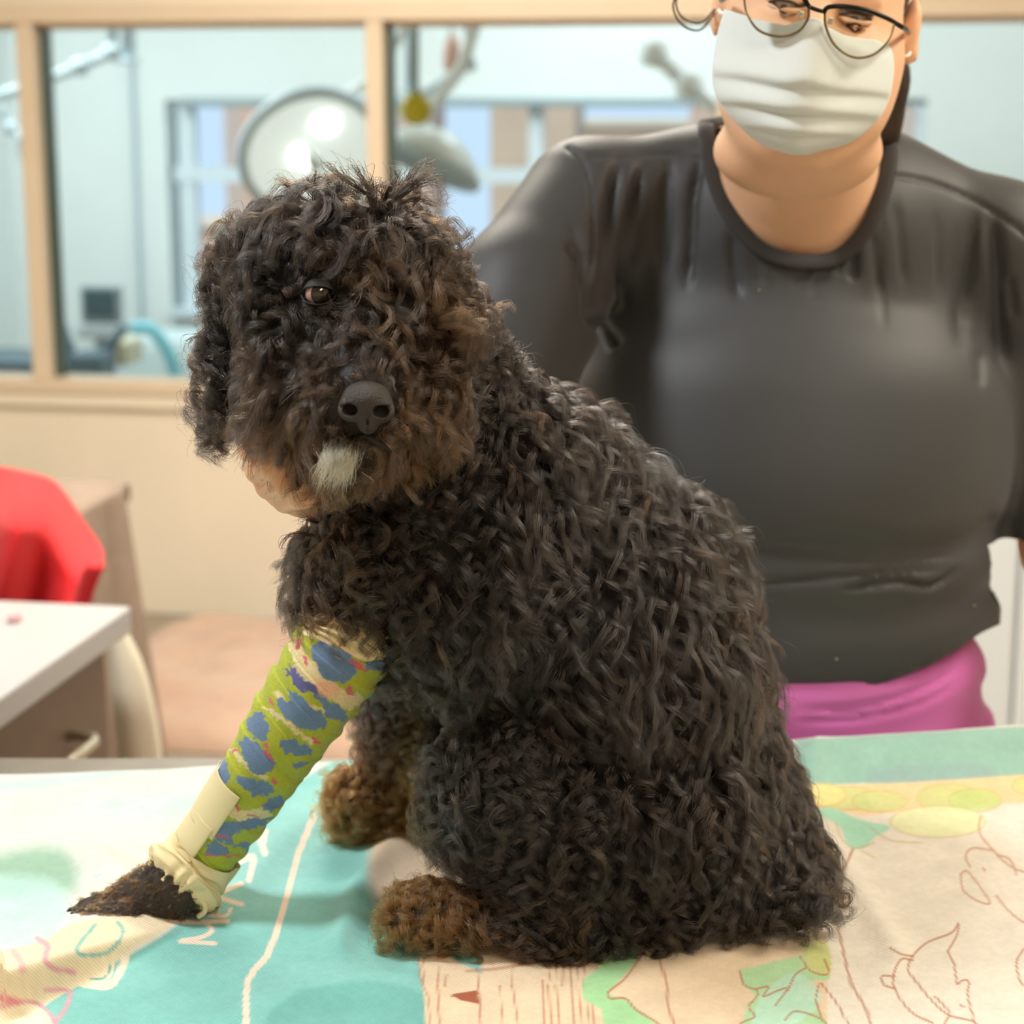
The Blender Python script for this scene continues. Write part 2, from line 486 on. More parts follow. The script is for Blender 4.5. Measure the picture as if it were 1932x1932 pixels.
# outside: brick building across the street with sky-blue windows
M_brick, N, L, b = new_mat('red_brown_brick')
bt = N.new('ShaderNodeTexBrick'); tc = N.new('ShaderNodeTexCoord')
bt.inputs['Scale'].default_value = 3.0
bt.inputs['Color1'].default_value = (0.72, 0.50, 0.38, 1); bt.inputs['Color2'].default_value = (0.64, 0.50, 0.44, 1)
bt.inputs['Mortar'].default_value = (0.60, 0.52, 0.47, 1)
L.new(tc.outputs['Object'], bt.inputs['Vector']); L.new(bt.outputs[0], b.inputs['Base Color']); b.inputs['Roughness'].default_value = 0.9
VO = 17.0
M_bluewin = mat('painted_sky_reflection_glass', (0.40, 0.55, 0.85), 0.15, spec=0.8)  # blue of the reflected sky put into the pane colour
def outside(name, label, px0, px1, py0, wins, m=M_brick):
    a = room_uv(px0, 300, VO)[0]; c = room_uv(px1, 300, VO)[0]; z = room_uv(700, py0, VO)[1]
    t = empty(name, R2W((a + c) / 2, VO, 0), label, 'building')
    rbox('facade', a, c, VO, VO + 0.6, -0.1, z, m, t)
    rbox('cornice', a - 0.05, c + 0.05, VO - 0.08, VO + 0.65, z, z + 0.08, M_wall, t)
    for (x0, x1, y0, y1) in wins:
        wa = room_uv(x0, 300, VO)[0]; wb = room_uv(x1, 300, VO)[0]
        z1 = room_uv(700, y0, VO)[1]; z0 = room_uv(700, y1, VO)[1]
        f = rbox('window_frame', wa - 0.03, wb + 0.03, VO - 0.04, VO - 0.001, z0 - 0.03, z1 + 0.03, M_wf, t)
        rbox('pane', wa, wb, VO - 0.05, VO - 0.041, z0, z1, M_bluewin, f)
M_tan = mat('tan_facade_render', (0.72, 0.56, 0.42), 0.9, noise=0.3, nscale=2)
outside('brick_building', 'red brown brick building outside the far window behind the surgical lamp', 425, 815, 120, [(560, 640, 350, 420)])
outside('garden_wall', 'low brown brick wall outside below the pale blue gap of the far window', 250, 425, 432, [])
outside('tan_building', 'tall tan building outside beside the white window post', 925, 1085, 120, [])
VO = 20.3; outside('shed', 'low tan building outside behind the shoulder of the person', 1094, 1294, 238, [], M_tan)
VO = 17.0; outside('brown_building', 'brown building outside behind the neck of the person', 1300, 2100, 60, [(1500, 1600, 200, 300)])
for o in [q for q in bpy.data.objects if q.name == 'tan_building']:
    for c in o.children:
        if c.name.startswith('facade'): c.data.materials.clear(); c.data.materials.append(M_tan)
street = struct('road', -14, 14, UB + 0.2, VO + 3, -0.2, -0.12, mat('grey_asphalt', (0.2, 0.2, 0.22), 0.9, noise=0.3, nscale=30))

# ------------------------------------------------------------------ things in the surgery
def uvp(px, py, v):
    u, z = room_uv(px, py, v); return R2W(u, v, z)
M_dome = mat('off_white_dome', (0.86, 0.90, 0.88), 0.3)
M_refl_glow, N, L, b = new_mat('brightened_lamp_reflector')
b.inputs['Base Color'].default_value = (0.8, 0.84, 0.82, 1); b.inputs['Emission Color'].default_value = (0.92, 1, 0.97, 1); b.inputs['Emission Strength'].default_value = 0.38  # glow added so the lamp reflector does not come out dark
M_lgrey = mat('light_grey_metal', (0.5, 0.58, 0.62), 0.4)
def lamp(name, px, py, v, r, tilt, label, arm_pts, highlights):
    o = uvp(px, py, v)
    t = empty(name, o, label, 'lamp')
    M = Matrix.Rotation(tilt[0], 4, 'X') @ Matrix.Rotation(tilt[1], 4, 'Y')
    prof = [(0.0, r * 0.62), (r * 0.25, r * 0.60), (r * 0.55, r * 0.48), (r * 0.85, r * 0.22), (r, 0.0), (r * 0.98, -r * 0.07), (r * 0.9, -r * 0.1)]
    lathe('dome', prof, o, M_dome, t, 36, M)
    lathe('reflector', [(0.0, -r * 0.02), (r * 0.45, -r * 0.05), (r * 0.9, -r * 0.1)], o, M_refl_glow if len(highlights) else M_grey_metal, t, 36, M)
    lathe('rim', [(r * 0.9, -r * 0.1), (r * 0.93, -r * 0.16), (r * 1.02, -r * 0.14), (r * 1.04, -r * 0.02), (r, 0)], o, M_lgrey, t, 36, M)
    lathe('handle', [(0, -r * 0.4), (r * 0.1, -r * 0.38), (r * 0.12, -r * 0.04), (0, -r * 0.03)], o, M_white_plastic, t, 16, M)
    tube('arm', arm_pts, 0.022, M_white_plastic, t, 10)
    for (bx, by) in highlights:
        q = o + M.to_3x3() @ Vector((bx * r, by * r, -r * 0.13))
        lathe('highlight_spot', [(0, -0.02), (0.03, -0.01), (0.035, 0.01)], q, M_highlight, t, 14, M)
    return t
M_highlight, N, L, b = new_mat('painted_lamp_highlight')
b.inputs['Base Color'].default_value = (1, 1, 1, 1); b.inputs['Emission Color'].default_value = (1, 1, 0.97, 1); b.inputs['Emission Strength'].default_value = 5.0  # glowing spots stand in for highlights on the lamp face
V7 = 7.2
lamp('surgical_lamp', 585, 285, V7, 0.275, (math.radians(-58), math.radians(-16)),
     'large white domed surgical lamp beyond the glass, left of the middle window post',
     [uvp(585, 250, V7 + 0.14), uvp(640, 190, V7 + 0.1), uvp(700, 150, V7 + 0.1), uvp(760, 60, V7 + 0.1), uvp(770, -260, V7 + 0.1)],
     [(-0.10, 0.05), (0.25, -0.45)])
lamp('surgical_lamp', 812, 305, V7 - 0.5, 0.19, (math.radians(-14), math.radians(24)),
     'white surgical lamp with dark grey underside beyond the glass, below the yellow knob',
     [uvp(812, 260, V7 - 0.4), uvp(800, 220, V7 - 0.4), uvp(870, 130, V7 - 0.35), uvp(900, 40, V7 - 0.35), uvp(900, -260, V7 - 0.35)],
     [])
M_yel = mat('yellow_plastic', (0.62, 0.50, 0.02), 0.4)
yk = empty('positioning_knob', uvp(785, 205, 6.2), 'round yellow knob hanging above the second surgical lamp', 'knob')
lathe('ball', [(0, -0.055), (0.03, -0.046), (0.05, -0.02), (0.054, 0.0), (0.05, 0.02), (0.03, 0.046), (0, 0.055)], uvp(785, 205, 6.2), M_yel, yk, 24)
tube('stem', [uvp(785, 190, 6.2), uvp(785, -300, 6.2)], 0.01, M_grey_metal, yk)
def arm_thing(name, label, pts, v, r=0.02, m=M_grey_metal):
    q = [uvp(x, y, v) for x, y in pts]
    t = empty(name, q[0], label, 'arm')
    tube('beam', q[:2], r, m, t)
    for k in range(1, len(q) - 1): tube('beam', q[k:k + 2], r * 0.9, m, t)
    for p_ in q[:-1]: lathe('joint', [(0, -r * 1.7), (r * 1.5, -r * 1.3), (r * 1.7, 0), (r * 1.5, r * 1.3), (0, r * 1.7)], p_, m, t, 12)
arm_thing('jointed_ceiling_boom', 'pale grey jointed ceiling arm slanting across the upper left window', [(-60, 200), (60, 160), (150, 126), (212, 98), (212, -250)], 7.6, 0.022, M_lgrey)
arm_thing('lamp_boom', 'grey slanting lamp arm above the yellow knob', [(795, 182), (885, 122), (868, -250)], 7.0, 0.016, M_lgrey)
arm_thing('wall_bracket', 'small grey bracket arm in the leftmost window pane', [(-40, 150), (20, 240), (44, 262), (44, 300)], 7.8, 0.018, M_lgrey)
M_pole_white = mat('bright_white_enamel', (0.92, 0.95, 0.95), 0.5)
arm_thing('ceiling_rod', 'thin pale rod with a grey joint beyond the glass left of the masked face', [(1235, 100), (1300, 160), (1400, 240)], 7.6, 0.034, M_pole_white)
iv = empty('infusion_bag', uvp(853, 105, 7.4), 'small pinkish infusion bag hanging from the ceiling beyond the glass', 'bag')
lathe('bag', [(0, -0.06), (0.032, -0.05), (0.04, 0.0), (0.03, 0.06), (0.008, 0.09), (0, 0.095)], uvp(853, 108, 7.4), mat('pinkish_fluid_bag', (0.85, 0.55, 0.45), 0.3), iv, 16)
tube('hanger', [uvp(853, 66, 7.4), uvp(853, -260, 7.4)], 0.006, M_lgrey, iv)
for px in (775, 240):
    pl = empty('ceiling_pole', uvp(px, -250, 7.9), 'thin pale vertical pole hanging ' + ('behind the yellow knob' if px == 775 else 'behind the joint of the slanting ceiling arm'), 'pole')
    tube('rod', [uvp(px, -260, 7.9), uvp(px, 170 if px == 775 else 110, 7.9)], 0.025, M_lgrey, pl)
    lathe('flange', [(0, -0.02), (0.05, -0.02), (0.05, 0.0), (0, 0.0)], uvp(px, 170 if px == 775 else 110, 7.9), M_lgrey, pl, 16)
# monitor on its housing
V8 = 7.9
c = uvp(187, 572, V8)
mo = empty('patient_monitor', uvp(187, 640, V8), 'square dark screened monitor on a pale grey housing beyond the glass', 'monitor')
def pbox(name, px0, px1, py0, py1, v, dep, m, par, bevel=0.006):
    a, z1 = room_uv(px0, py0, v); c_, _ = room_uv(px1, py0, v); _, z0 = room_uv(px0, py1, v)
    return rbox(name, a, c_, v, v + dep, z0, z1, m, par, bevel)
pbox('bezel', 150, 222, 540, 606, V8, 0.06, M_grey_metal, mo)
pbox('screen', 157, 214, 548, 598, V8 - 0.006, 0.008, mat('dark_grey_screen', (0.06, 0.10, 0.12), 0.2), mo, 0.001)
pbox('housing', 140, 225, 606, 640, V8 + 0.0, 0.12, mat('pale_grey_plastic', (0.55, 0.62, 0.65), 0.4), mo, 0.02)
a_, z_ = room_uv(182, 640, V8); rbox('stand', a_ - 0.02, a_ + 0.02, V8 + 0.03, V8 + 0.08, 0.03, z_, M_grey_metal, mo); rbox('stand_base', a_ - 0.2, a_ + 0.2, V8 - 0.1, V8 + 0.25, 0.0, 0.03, M_grey_metal, mo)
M_dgrey = mat('slate_grey_plastic', (0.10, 0.15, 0.18), 0.45)
an = empty('anesthesia_machine', uvp(150, 700, 7.5), 'slate grey anesthesia machine below the monitor', 'machine')
pbox('body', 120, 185, 668, 840, 7.3, 0.2, M_dgrey, an, 0.02); a_, z_ = room_uv(150, 839, 7.3); rbox('trolley_base', a_ - 0.12, a_ + 0.2, 7.3, 7.55, 0.0, z_, M_dgrey, an, 0.01)
tube('arm', [uvp(112, 612, 7.5), uvp(130, 660, 7.5), uvp(140, 700, 7.5)], 0.03, M_dgrey, an)
tube('arm', [uvp(235, 615, 7.5), uvp(215, 645, 7.5), uvp(185, 672, 7.5)], 0.022, M_dgrey, an)
pbox('drawer', 195, 238, 645, 690, 7.55, 0.2, mat('yellowish_plastic', (0.60, 0.58, 0.42), 0.5), an, 0.01)
tube('gas_hose', spline([uvp(250, 618, 7.3), uvp(285, 622, 7.3), uvp(312, 655, 7.3), uvp(330, 700, 7.3), uvp(345, 770, 7.3)], 24), 0.026, mat('sky_blue_hose', (0.22, 0.62, 0.75), 0.4), an, 12)
ct = empty('surgery_counter', uvp(20, 700, 7.9), 'low slate blue counter in the leftmost window pane', 'counter')
pbox('worktop', -150, 62, 680, 692, 7.9, 0.5, M_dgrey, ct)
pbox('cabinet', -145, 58, 692, 960, 7.92, 0.46, mat('blue_grey_cabinet', (0.25, 0.3, 0.36), 0.5), ct)
cb = empty('surgery_cabinet', uvp(270, 700, 8.6), 'pale surgery cabinet under the far window', 'cabinet')
pbox('body', 215, 620, 640, 1000, 8.6, 0.5, mat('pale_blue_laminate', (0.68, 0.80, 0.82), 0.5), cb)
for k in range(4):
    pbox('door', 220 + k * 100, 314 + k * 100, 655, 1000, 8.58, 0.02, mat('pale_blue_door', (0.70, 0.82, 0.84), 0.45), cb, 0.004)

# ------------------------------------------------------------------ things in the near room
# white desk at the left
DT = 0.760
c0 = T(248, 1143, DT)               # far right corner of the top
cu = RC * c0.x + RS * c0.y; cv = -RS * c0.x + RC * c0.y
M_desk = mat('white_laminate', (0.52, 0.52, 0.52), 0.4, spec=0.3)
M_cab = mat('grey_brown_laminate', (0.18, 0.125, 0.085), 0.5, noise=0.15, nscale=10)
M_cream = mat('cream_curved_leg_paint', (0.82, 0.76, 0.60), 0.4)
desk = empty('desk', R2W(cu - 0.5, cv - 0.3, 0), 'white topped desk with grey brown drawer cabinet at the left edge', 'desk')
rbox('desktop', cu - 1.5, cu, cv - 0.95, cv, DT - 0.042, DT, M_desk, desk, 0.005)
cab = rbox('cabinet', cu - 0.6, cu - 0.035, cv - 0.9, cv - 0.05, 0.03, DT - 0.042, M_cab, desk, 0.003)
def on_side(px, py, u):
    d = ray(px, py); du = RC * d[0] + RS * d[1]; t = u / du
    return (-RS * d[0] + RC * d[1]) * t, CAM_Z + d[2] * t
HV1, HZ1 = on_side(165, 1362, cu + 0.012); HV0, HZ0 = on_side(92, 1420, cu + 0.012)
print('handle', HV0, HV1, HZ0, HZ1, cv)
for z0, z1 in ((0.43, 0.712), (0.24, 0.42), (0.05, 0.23)):
    dr = rbox('drawer', cu - 0.034, cu - 0.018, cv - 0.88, cv - 0.07, z0, z1, M_cab, desk, 0.003)
    zz = z1 - 0.085
    h0 = HV0; h1 = HV1
    tube('handle', [R2W(cu - 0.018, h0, zz), R2W(cu + 0.022, h0 + 0.004, zz), R2W(cu + 0.030, h0 + 0.02, zz), R2W(cu + 0.030, h1 - 0.02, zz), R2W(cu + 0.022, h1 - 0.004, zz), R2W(cu - 0.018, h1, zz)],
         0.0075, mat('satin_nickel', (0.72, 0.66, 0.52), 0.3, metal=0.9), dr, 10)
# curved cream leg panel behind the drawers
bm = bmesh.new()
Yl = 2.95
outer = spline([(232, 1205, 0), (262, 1270, 0), (283, 1350, 0), (296, 1440, 0), (300, 1560, 0), (285, 1900, 0)], 18)
inner = spline([(203, 1215, 0), (208, 1290, 0), (216, 1360, 0), (224, 1440, 0), (226, 1560, 0), (215, 1900, 0)], 18)
fr = []; bk = []
Vl = []
for (ox, oy, _), (ix, iy, _) in zip(outer, inner):
    for (x, y) in ((ox, oy), (ix, iy)):
        p = P(x, y, Yl); p.z = max(p.z, 0.0)
        Vl.append(p)
n_ = len(outer)
V = np.array([tuple(p) for p in Vl]); V2 = V + np.array([0, 0.045, 0])
VV = np.concatenate([V, V2])
Fq = []
for i in range(n_ - 1):
    a, b_, c_, d_ = 2 * i, 2 * i + 1, 2 * i + 3, 2 * i + 2; m_ = 2 * n_
    Fq += [(a, b_, c_, d_), (a + m_, d_ + m_, c_ + m_, b_ + m_), (a, d_, d_ + m_, a + m_), (b_, b_ + m_, c_ + m_, c_)]
o = obj('curved_leg', np_mesh('curved_leg', VV, np.array(Fq), False), M_cream, desk)
bm.free()
# small pink and grey bits on the desk top
for (px, py, colr, nm, lb) in ((28, 1172, (0.75, 0.25, 0.25), 'pill_cup', 'tiny pink cup standing on the white desk top'),):
    p = T(px, py, DT + 0.001)
    q = lathe(nm, [(0, 0), (0.009, 0), (0.011, 0.012), (0.010, 0.012), (0.008, 0.002), (0, 0.002)], p, mat('soft_pink_plastic', (0.85, 0.5, 0.5), 0.5), None, 16)
    tag(q, lb, 'cup')

# taupe cloth covered table against the wall, red blanket on it
M_taupe = mat('taupe_cloth', (0.36, 0.27, 0.21), 0.85, noise=0.25, nscale=25, bump=0.4, bscale=60, bdist=0.004)
tz = 0.745
pr = T(250, 905, tz)
tu = RC * pr.x + RS * pr.y; tv = -RS * pr.x + RC * pr.y
ctab = empty('covered_table', R2W(tu - 0.4, tv - 0.3, 0), 'low table hung with a taupe cloth against the cream wall', 'table')
nU, nV = 70, 90
Vc = []; 
half_u, half_v = 0.42, 0.30
cu2, cv2 = tu - 0.42, tv - 0.28
# cloth: closed ring of profile rows from top centre to hem
rows = [0, 0.3, 0.6, 0.9, 1.0] + list(np.linspace(1.02, 2.0, 16))
nA = 160
for r in rows:
    for k in range(nA):
        a = 2 * math.pi * k / nA
        ca, sa = math.cos(a), math.sin(a)
        q = 1.0 / (abs(ca) ** 10 + abs(sa) ** 10) ** 0.1
        if r <= 1:
            x, y, z = ca * q * half_u * r, sa * q * half_v * r, tz
            z -= 0.006 * max(0, r - 0.9) * 10
        else:
            t_ = r - 1
            w = 1 + 0.10 * t_ * (0.6 + 0.4 * math.sin(a * 9 + 1.3 * math.sin(a * 3)))
            fold = 0.028 * t_ * math.sin(a * 22 + 2 * math.sin(a * 5))
            x, y = ca * q * half_u * w + ca * fold, sa * q * half_v * w + sa * fold
            z = tz - 0.006 - t_ * 0.60
        Vc.append(tuple(R2W(cu2 + x, cv2 + y, z)))
Vc = np.array(Vc)
I = np.arange(len(rows) - 1)[:, None] * nA; J = np.arange(nA)[None, :]; J2 = (J + 1) % nA
Fq = np.stack([I + J, I + J2, I + nA + J2, I + nA + J], -1).reshape(-1, 4)
obj('cloth', np_mesh('cloth', Vc, Fq), M_taupe, ctab)
rbox('tabletop', cu2 - 0.41, cu2 + 0.41, cv2 - 0.29, cv2 + 0.29, tz - 0.045, tz - 0.012, M_cab, ctab)
for sx in (-0.38, 0.38):
    for sy in (-0.26, 0.26):
        rbox('leg', cu2 + sx - 0.02, cu2 + sx + 0.02, cv2 + sy - 0.02, cv2 + sy + 0.02, 0, tz - 0.045, M_cab, ctab)

# red blanket: draped sheet hanging over the near right corner
M_red = mat('red_fleece', (0.74, 0.022, 0.028), 0.9, sheen=0.12, bump=0.3, bscale=120, bdist=0.003)
n1, n2 = 90, 90
gx, gy = np.meshgrid(np.linspace(0, 1, n1), np.linspace(0, 1, n2), indexing='ij')
topc = sm([(-180, 905), (-60, 876), (10, 882), (60, 893), (100, 905), (135, 945), (160, 985), (185, 1020), (200, 1052)], 8)
botc = sm([(-180, 1500), (-100, 1420), (-20, 1180), (10, 1150), (40, 1165), (60, 1200), (105, 1230), (135, 1215), (168, 1066)], 8)
tt = np.linspace(0, 1, n1)
tc_ = np.array([topc[int(round(t * (len(topc) - 1)))] for t in tt]); bc_ = np.array([botc[int(round(t * (len(botc) - 1)))] for t in tt])
ks = np.ones(9) / 9
for A in (tc_, bc_):
    for j in (0, 1):
        pad = np.concatenate([np.full(4, A[0, j]), A[:, j], np.full(4, A[-1, j])]); A[:, j] = np.convolve(pad, ks, 'valid')
Vr = np.zeros((n1, n2, 3))
for i in range(n1):
    for j in range(n2):
        g = gy[i, j]
        x = tc_[i, 0] * (1 - g) + bc_[i, 0] * g; y = tc_[i, 1] * (1 - g) + bc_[i, 1] * g
        Yd = tv - 0.36 - 0.30 * math.sin(min(g * 2.2, 1) * math.pi / 2) + 0.045 * math.sin(i * 0.11 + g * 2.5) + 0.015 * math.sin(i * 0.21 - g * 3)
        Vr[i, j] = P(x, y, Yd)
Vr = Vr.reshape(-1, 3)
I = np.arange(n1 - 1)[:, None] * n2; J = np.arange(n2 - 1)[None, :]
Fr = np.stack([I + J, I + J + 1, I + n2 + J + 1, I + n2 + J], -1).reshape(-1, 4)
rb = obj('red_blanket', np_mesh('red_blanket', Vr, Fr), M_red)
md = rb.modifiers.new('thick', 'SOLIDIFY'); md.thickness = 0.012
tag(rb, 'bright red fleece blanket hanging over the taupe covered table', 'blanket')

# pink fleece on the floor by the wall
M_pink = mat('pale_pink_fleece', (0.62, 0.42, 0.31), 0.95, sheen=0.4, noise=0.3, nscale=9, bump=0.5, bscale=70, bdist=0.006)
fa = T(262, 1262, 0.12); 
ua = room_uv(262, 1300, 4.9)[0]; ub2 = room_uv(1250, 1300, 4.7)[0]
n1, n2 = 150, 90
uu, vv = np.meshgrid(np.linspace(ua, ub2, n1), np.linspace(4.12, 5.15, n2), indexing='ij')
su = np.clip((uu - ua) / 0.16, 0, 1) * np.clip((ub2 - uu) / 0.2, 0, 1); sv = np.clip((vv - 4.12) / 0.2, 0, 1) * np.clip((5.17 - vv) / 0.2, 0, 1)
e = np.sqrt(np.clip(su * sv, 0, 1))
hh = e * 0.55 * (0.10 + 0.07 * vnoise(uu, vv, 0.16, 1) + 0.05 * vnoise(uu, vv, 0.08, 2) + 0.015 * vnoise(uu, vv, 0.03, 3)) 
Vp = np.stack([RC * uu - RS * vv, RS * uu + RC * vv, hh + 0.002], -1).reshape(-1, 3)
I = np.arange(n1 - 1)[:, None] * n2; J = np.arange(n2 - 1)[None, :]
Fp = np.stack([I + J, I + n2 + J, I + n2 + J + 1, I + J + 1], -1).reshape(-1, 4)
tag(obj('pink_fleece', np_mesh('pink_fleece', Vp, Fp), M_pink), 'crumpled pale pink fleece lying on the floor along the wall', 'blanket')

# pale upright cabinet at the right behind the person
wc = empty('white_cabinet', R2W(1.15, 3.9, 0), 'tall bluish white cabinet standing at the right behind the person', 'cabinet')
M_wc = mat('bluish_white_enamel', (0.80, 0.86, 0.90), 0.35)
a, z1 = room_uv(1640, 745, 4.3); c_, _ = room_uv(2250, 745, 4.3)
rbox('body', a, c_, 4.3, 4.9, 0.04, z1, M_wc, wc, 0.01)
rbox('door', a + 0.01, (a + c_) / 2 - 0.004, 4.28, 4.3, 0.06, z1 - 0.02, M_wc, wc, 0.006)
rbox('door', (a + c_) / 2 + 0.004, c_ - 0.01, 4.28, 4.3, 0.06, z1 - 0.02, M_wc, wc, 0.006)
# ceiling light frames around the panels, two of them added fill
for nm, x, y, sx, sy, lb in (('key', -1.15, 1.35, 0.62, 0.42, 'small white framed ceiling panel light above the left of the table'),
                         ('w1', 0.9, -0.4, 0.6, 1.2, 'long white framed unseen fill panel added behind the camera'),
                         ('w2', -0.3, 3.7, 1.2, 0.6, 'wide white framed unseen fill panel added near the window wall'),
                         ('w3', 1.65, 1.75, 0.6, 1.2, 'long white framed ceiling panel light above the right of the table')):
    t = empty('ceiling_light', (x, y, CEIL), lb, 'light', None, YAW)
    Mz = Matrix.Translation((x, y, 0)) @ Matrix.Rotation(YAW, 4, 'Z')
    for (ox, oy, wx, wy) in ((0, sy / 2 + 0.02, sx + 0.08, 0.03), (0, -sy / 2 - 0.02, sx + 0.08, 0.03), (sx / 2 + 0.02, 0, 0.03, sy + 0.01), (-sx / 2 - 0.02, 0, 0.03, sy + 0.01)):
        bm = bmesh.new(); box_bm(bm, (ox, oy, CEIL - 0.045), (wx, wy, 0.09), mat=Mz)
        obj('frame', bm_mesh('frame', bm), M_white_plastic, t)
# ================================================================== exam table and towel
TZ = 0.870
tab = empty('exam_table', (0.0, 1.52, 0), 'stainless steel exam table under the printed towel', 'table')
TY0, TY1, TX0, TX1 = 1.16, T(300, 1424, 0.862)[1], -0.86, 0.98
box('tabletop', ((TX0 + TX1) / 2, (TY0 + TY1) / 2, 0.846), (TX1 - TX0, TY1 - TY0, 0.032), M_steel, tab, 0, 0.012, 3)
box('pedestal', (0.06, 1.5, 0.44), (0.30, 0.24, 0.80), M_steel, tab, 0, 0.02)
box('base', (0.06, 1.5, 0.03), (0.75, 0.5, 0.06), M_steel, tab, 0, 0.02)

def seg_param(U, W, a, b):
    dx, dy = b[0] - a[0], b[1] - a[1]; L = math.hypot(dx, dy)
    t = ((U - a[0]) * dx + (W - a[1]) * dy) / (L * L)
    s = ((U - a[0]) * dy - (W - a[1]) * dx) / L            # signed distance
    return t, s
def gs(x, w): return np.exp(-(x / w) ** 2)
def towel_h(X, Y):
    """height of the cloth above the table, folds laid where the photo shows them"""
    pts = np.stack([X, Y, np.full_like(X, TZ)], -1)
    U, W = proj(pts)
    h = 0.0025 * vnoise(X, Y, 0.09, 5) + 0.0012 * vnoise(X, Y, 0.03, 6)
    # folded-over ridge bottom left: steep towards the camera, soft behind
    for a, b, hh in (((-500, 2000), (0, 1915), 0.040), ((0, 1915), (345, 1755), 0.032)):
        t, s = seg_param(U, W, a, b)
        env = np.clip(1.02 - t, 0, 1) ** 0.6 if a[0] == 0 else np.ones_like(t)
        tm = np.clip(t, 0, 1) if a[0] != 0 else t
        m = (t > -0.02) & (t < 1.02)
        # s>0 : above the line in the picture (further away)
        sd = s
        prof = np.where(sd < 0, np.exp(-(sd / 14.0) ** 2), np.exp(-(np.maximum(sd - 25, 0) / 70.0) ** 2))
        h = np.where(m, np.maximum(h, hh * env * prof), h)
    # long creases running down and left from behind the rear foreleg
    for pl, hh, w in ((((770, 1585), (700, 1650), (640, 1790)), 0.012, 26), (((640, 1500), (540, 1590), (440, 1700)), 0.007, 30),
                      (((0, 1530), (200, 1500), (420, 1490)), 0.008, 30), (((0, 1640), (140, 1620), (260, 1700)), 0.014, 40),
                      (((470, 1932), (620, 1862), (800, 1880)), 0.006, 40), (((1530, 1480), (1580, 1620), (1690, 1800)), 0.005, 26),
                      (((790, 1830), (900, 1850), (960, 1932)), 0.003, 18)):
        d = dist_poly(U, W, sm(pl, 5)); h = h + hh * gs(d, w)
    # rolled cloth along the back right edge
    d = dist_poly(U, W, [(1480, 1462), (1932, 1432), (2400, 1405)])
    h = h + 0.030 * gs(d, 38) * np.clip((U - 1380) / 160, 0, 1)
    # the paw presses into the towel, the dog sits on it flat
    flat = gs(np.hypot((U - 1150) / 420, (W - 1760) / 90), 1.0)
    h = h * (1 - 0.9 * np.clip(flat * 1.3, 0, 1))
    return h
def floor_z(X, Y):
    return TZ + towel_h(np.asarray(X, dtype=np.float64), np.asarray(Y, dtype=np.float64))

nx, ny = 860, 430
xs = np.linspace(-0.66, 0.82, nx)
yb = lambda x: np.interp(x, [-0.66, -0.48, -0.35, -0.2, 0.15, 0.3, 0.82], [T(-100, 1464, TZ)[1], T(0, 1463, TZ)[1], T(230, 1457, TZ)[1], T(560, 1440, TZ)[1], TY1 - 0.02, TY1 + 0.012, TY1 + 0.015])
tpar = np.linspace(0, 1, ny)
XX = np.repeat(xs[:, None], ny, 1)
y0 = TY0 - 0.008
YY = y0 + (yb(xs)[:, None] - y0) * tpar[None, :] ** 1.25
# pull grid so that rows are denser at the front
H = towel_h(XX, YY)
ZZ = TZ + H
Vt = np.stack([XX, YY, ZZ], -1)
# hanging front flap
nf = 40
flap = np.zeros((nx, nf, 3))
for k in range(nf):
    q = (nf - k) / nf
    flap[:, k, 0] = xs; flap[:, k, 1] = y0 - 0.004 - 0.012 * np.sin(xs * 22) * q; flap[:, k, 2] = ZZ[:, 0] - 0.30 * q
Vt = np.concatenate([flap, Vt], 1)
ny2 = ny + nf
Vt = Vt.reshape(-1, 3)
I = np.arange(nx - 1)[:, None] * ny2; J = np.arange(ny2 - 1)[None, :]
Ft = np.stack([I + J, I + ny2 + J, I + ny2 + J + 1, I + J + 1], -1).reshape(-1, 4)
U, W = proj(Vt)
cream = srgb(236, 228, 215); mint = srgb(196, 228, 212); teal = srgb(104, 174, 168); ltteal = srgb(190, 228, 220)
tan = srgb(232, 208, 178); brown = srgb(178, 112, 78); green = srgb(160, 212, 160); pale = srgb(250, 240, 226)
pink = srgb(226, 150, 170); orange = srgb(240, 190, 140); leaf = srgb(206, 212, 140); purple = srgb(180, 140, 150)
C = np.tile(np.array(cream), (len(Vt), 1))
def FP(p, c, a=1.0, soft=4, s=True): fillp(C, U, W, p, c, a, soft, s)
def SK(p, w, c, a=1.0, soft=2.0): stroke(C, U, W, p, w, c, a, soft)
# left: pale mint back, teal front
FP([(-400, 1400), (620, 1400), (640, 1500), (560, 1600), (300, 1700), (-400, 1760)], srgb(216, 222, 214), 1, 30)
FP([(100, 1510), (330, 1490), (400, 1520), (250, 1560)], ltteal, 0.5, 40)
FP([(-50, 1620), (110, 1600), (140, 1680), (20, 1700), (-60, 1690)], srgb(130, 180, 150), 0.75, 30)
FP([(-100, 1480), (60, 1470), (180, 1455), (260, 1458), (60, 1490), (-100, 1500)], ltteal, 0.6, 12)
FP([(240, 1600), (330, 1580), (350, 1680), (300, 1710), (180, 1750), (150, 1700)], srgb(246, 232, 216), 0.8, 20)
FP([(-200, 1660), (70, 1655), (130, 1720), (60, 1800), (-200, 1830)], ltteal, 0.8, 25)
FP([(640, 1430), (760, 1440), (720, 1560), (800, 1640), (740, 1720), (860, 1830), (920, 1860), (960, 1940), (960, 2100), (100, 2100), (60, 1940), (140, 1860), (340, 1740), (420, 1600), (560, 1480)], srgb(130, 196, 190), 1, 6)
FP([(480, 1560), (640, 1450), (700, 1470), (640, 1560), (560, 1700), (380, 1720), (400, 1640)], srgb(150, 208, 203), 0.7, 30)
FP([(700, 1560), (800, 1540), (880, 1560), (860, 1680), (760, 1720), (700, 1680)], srgb(228, 200, 170), 1, 25)
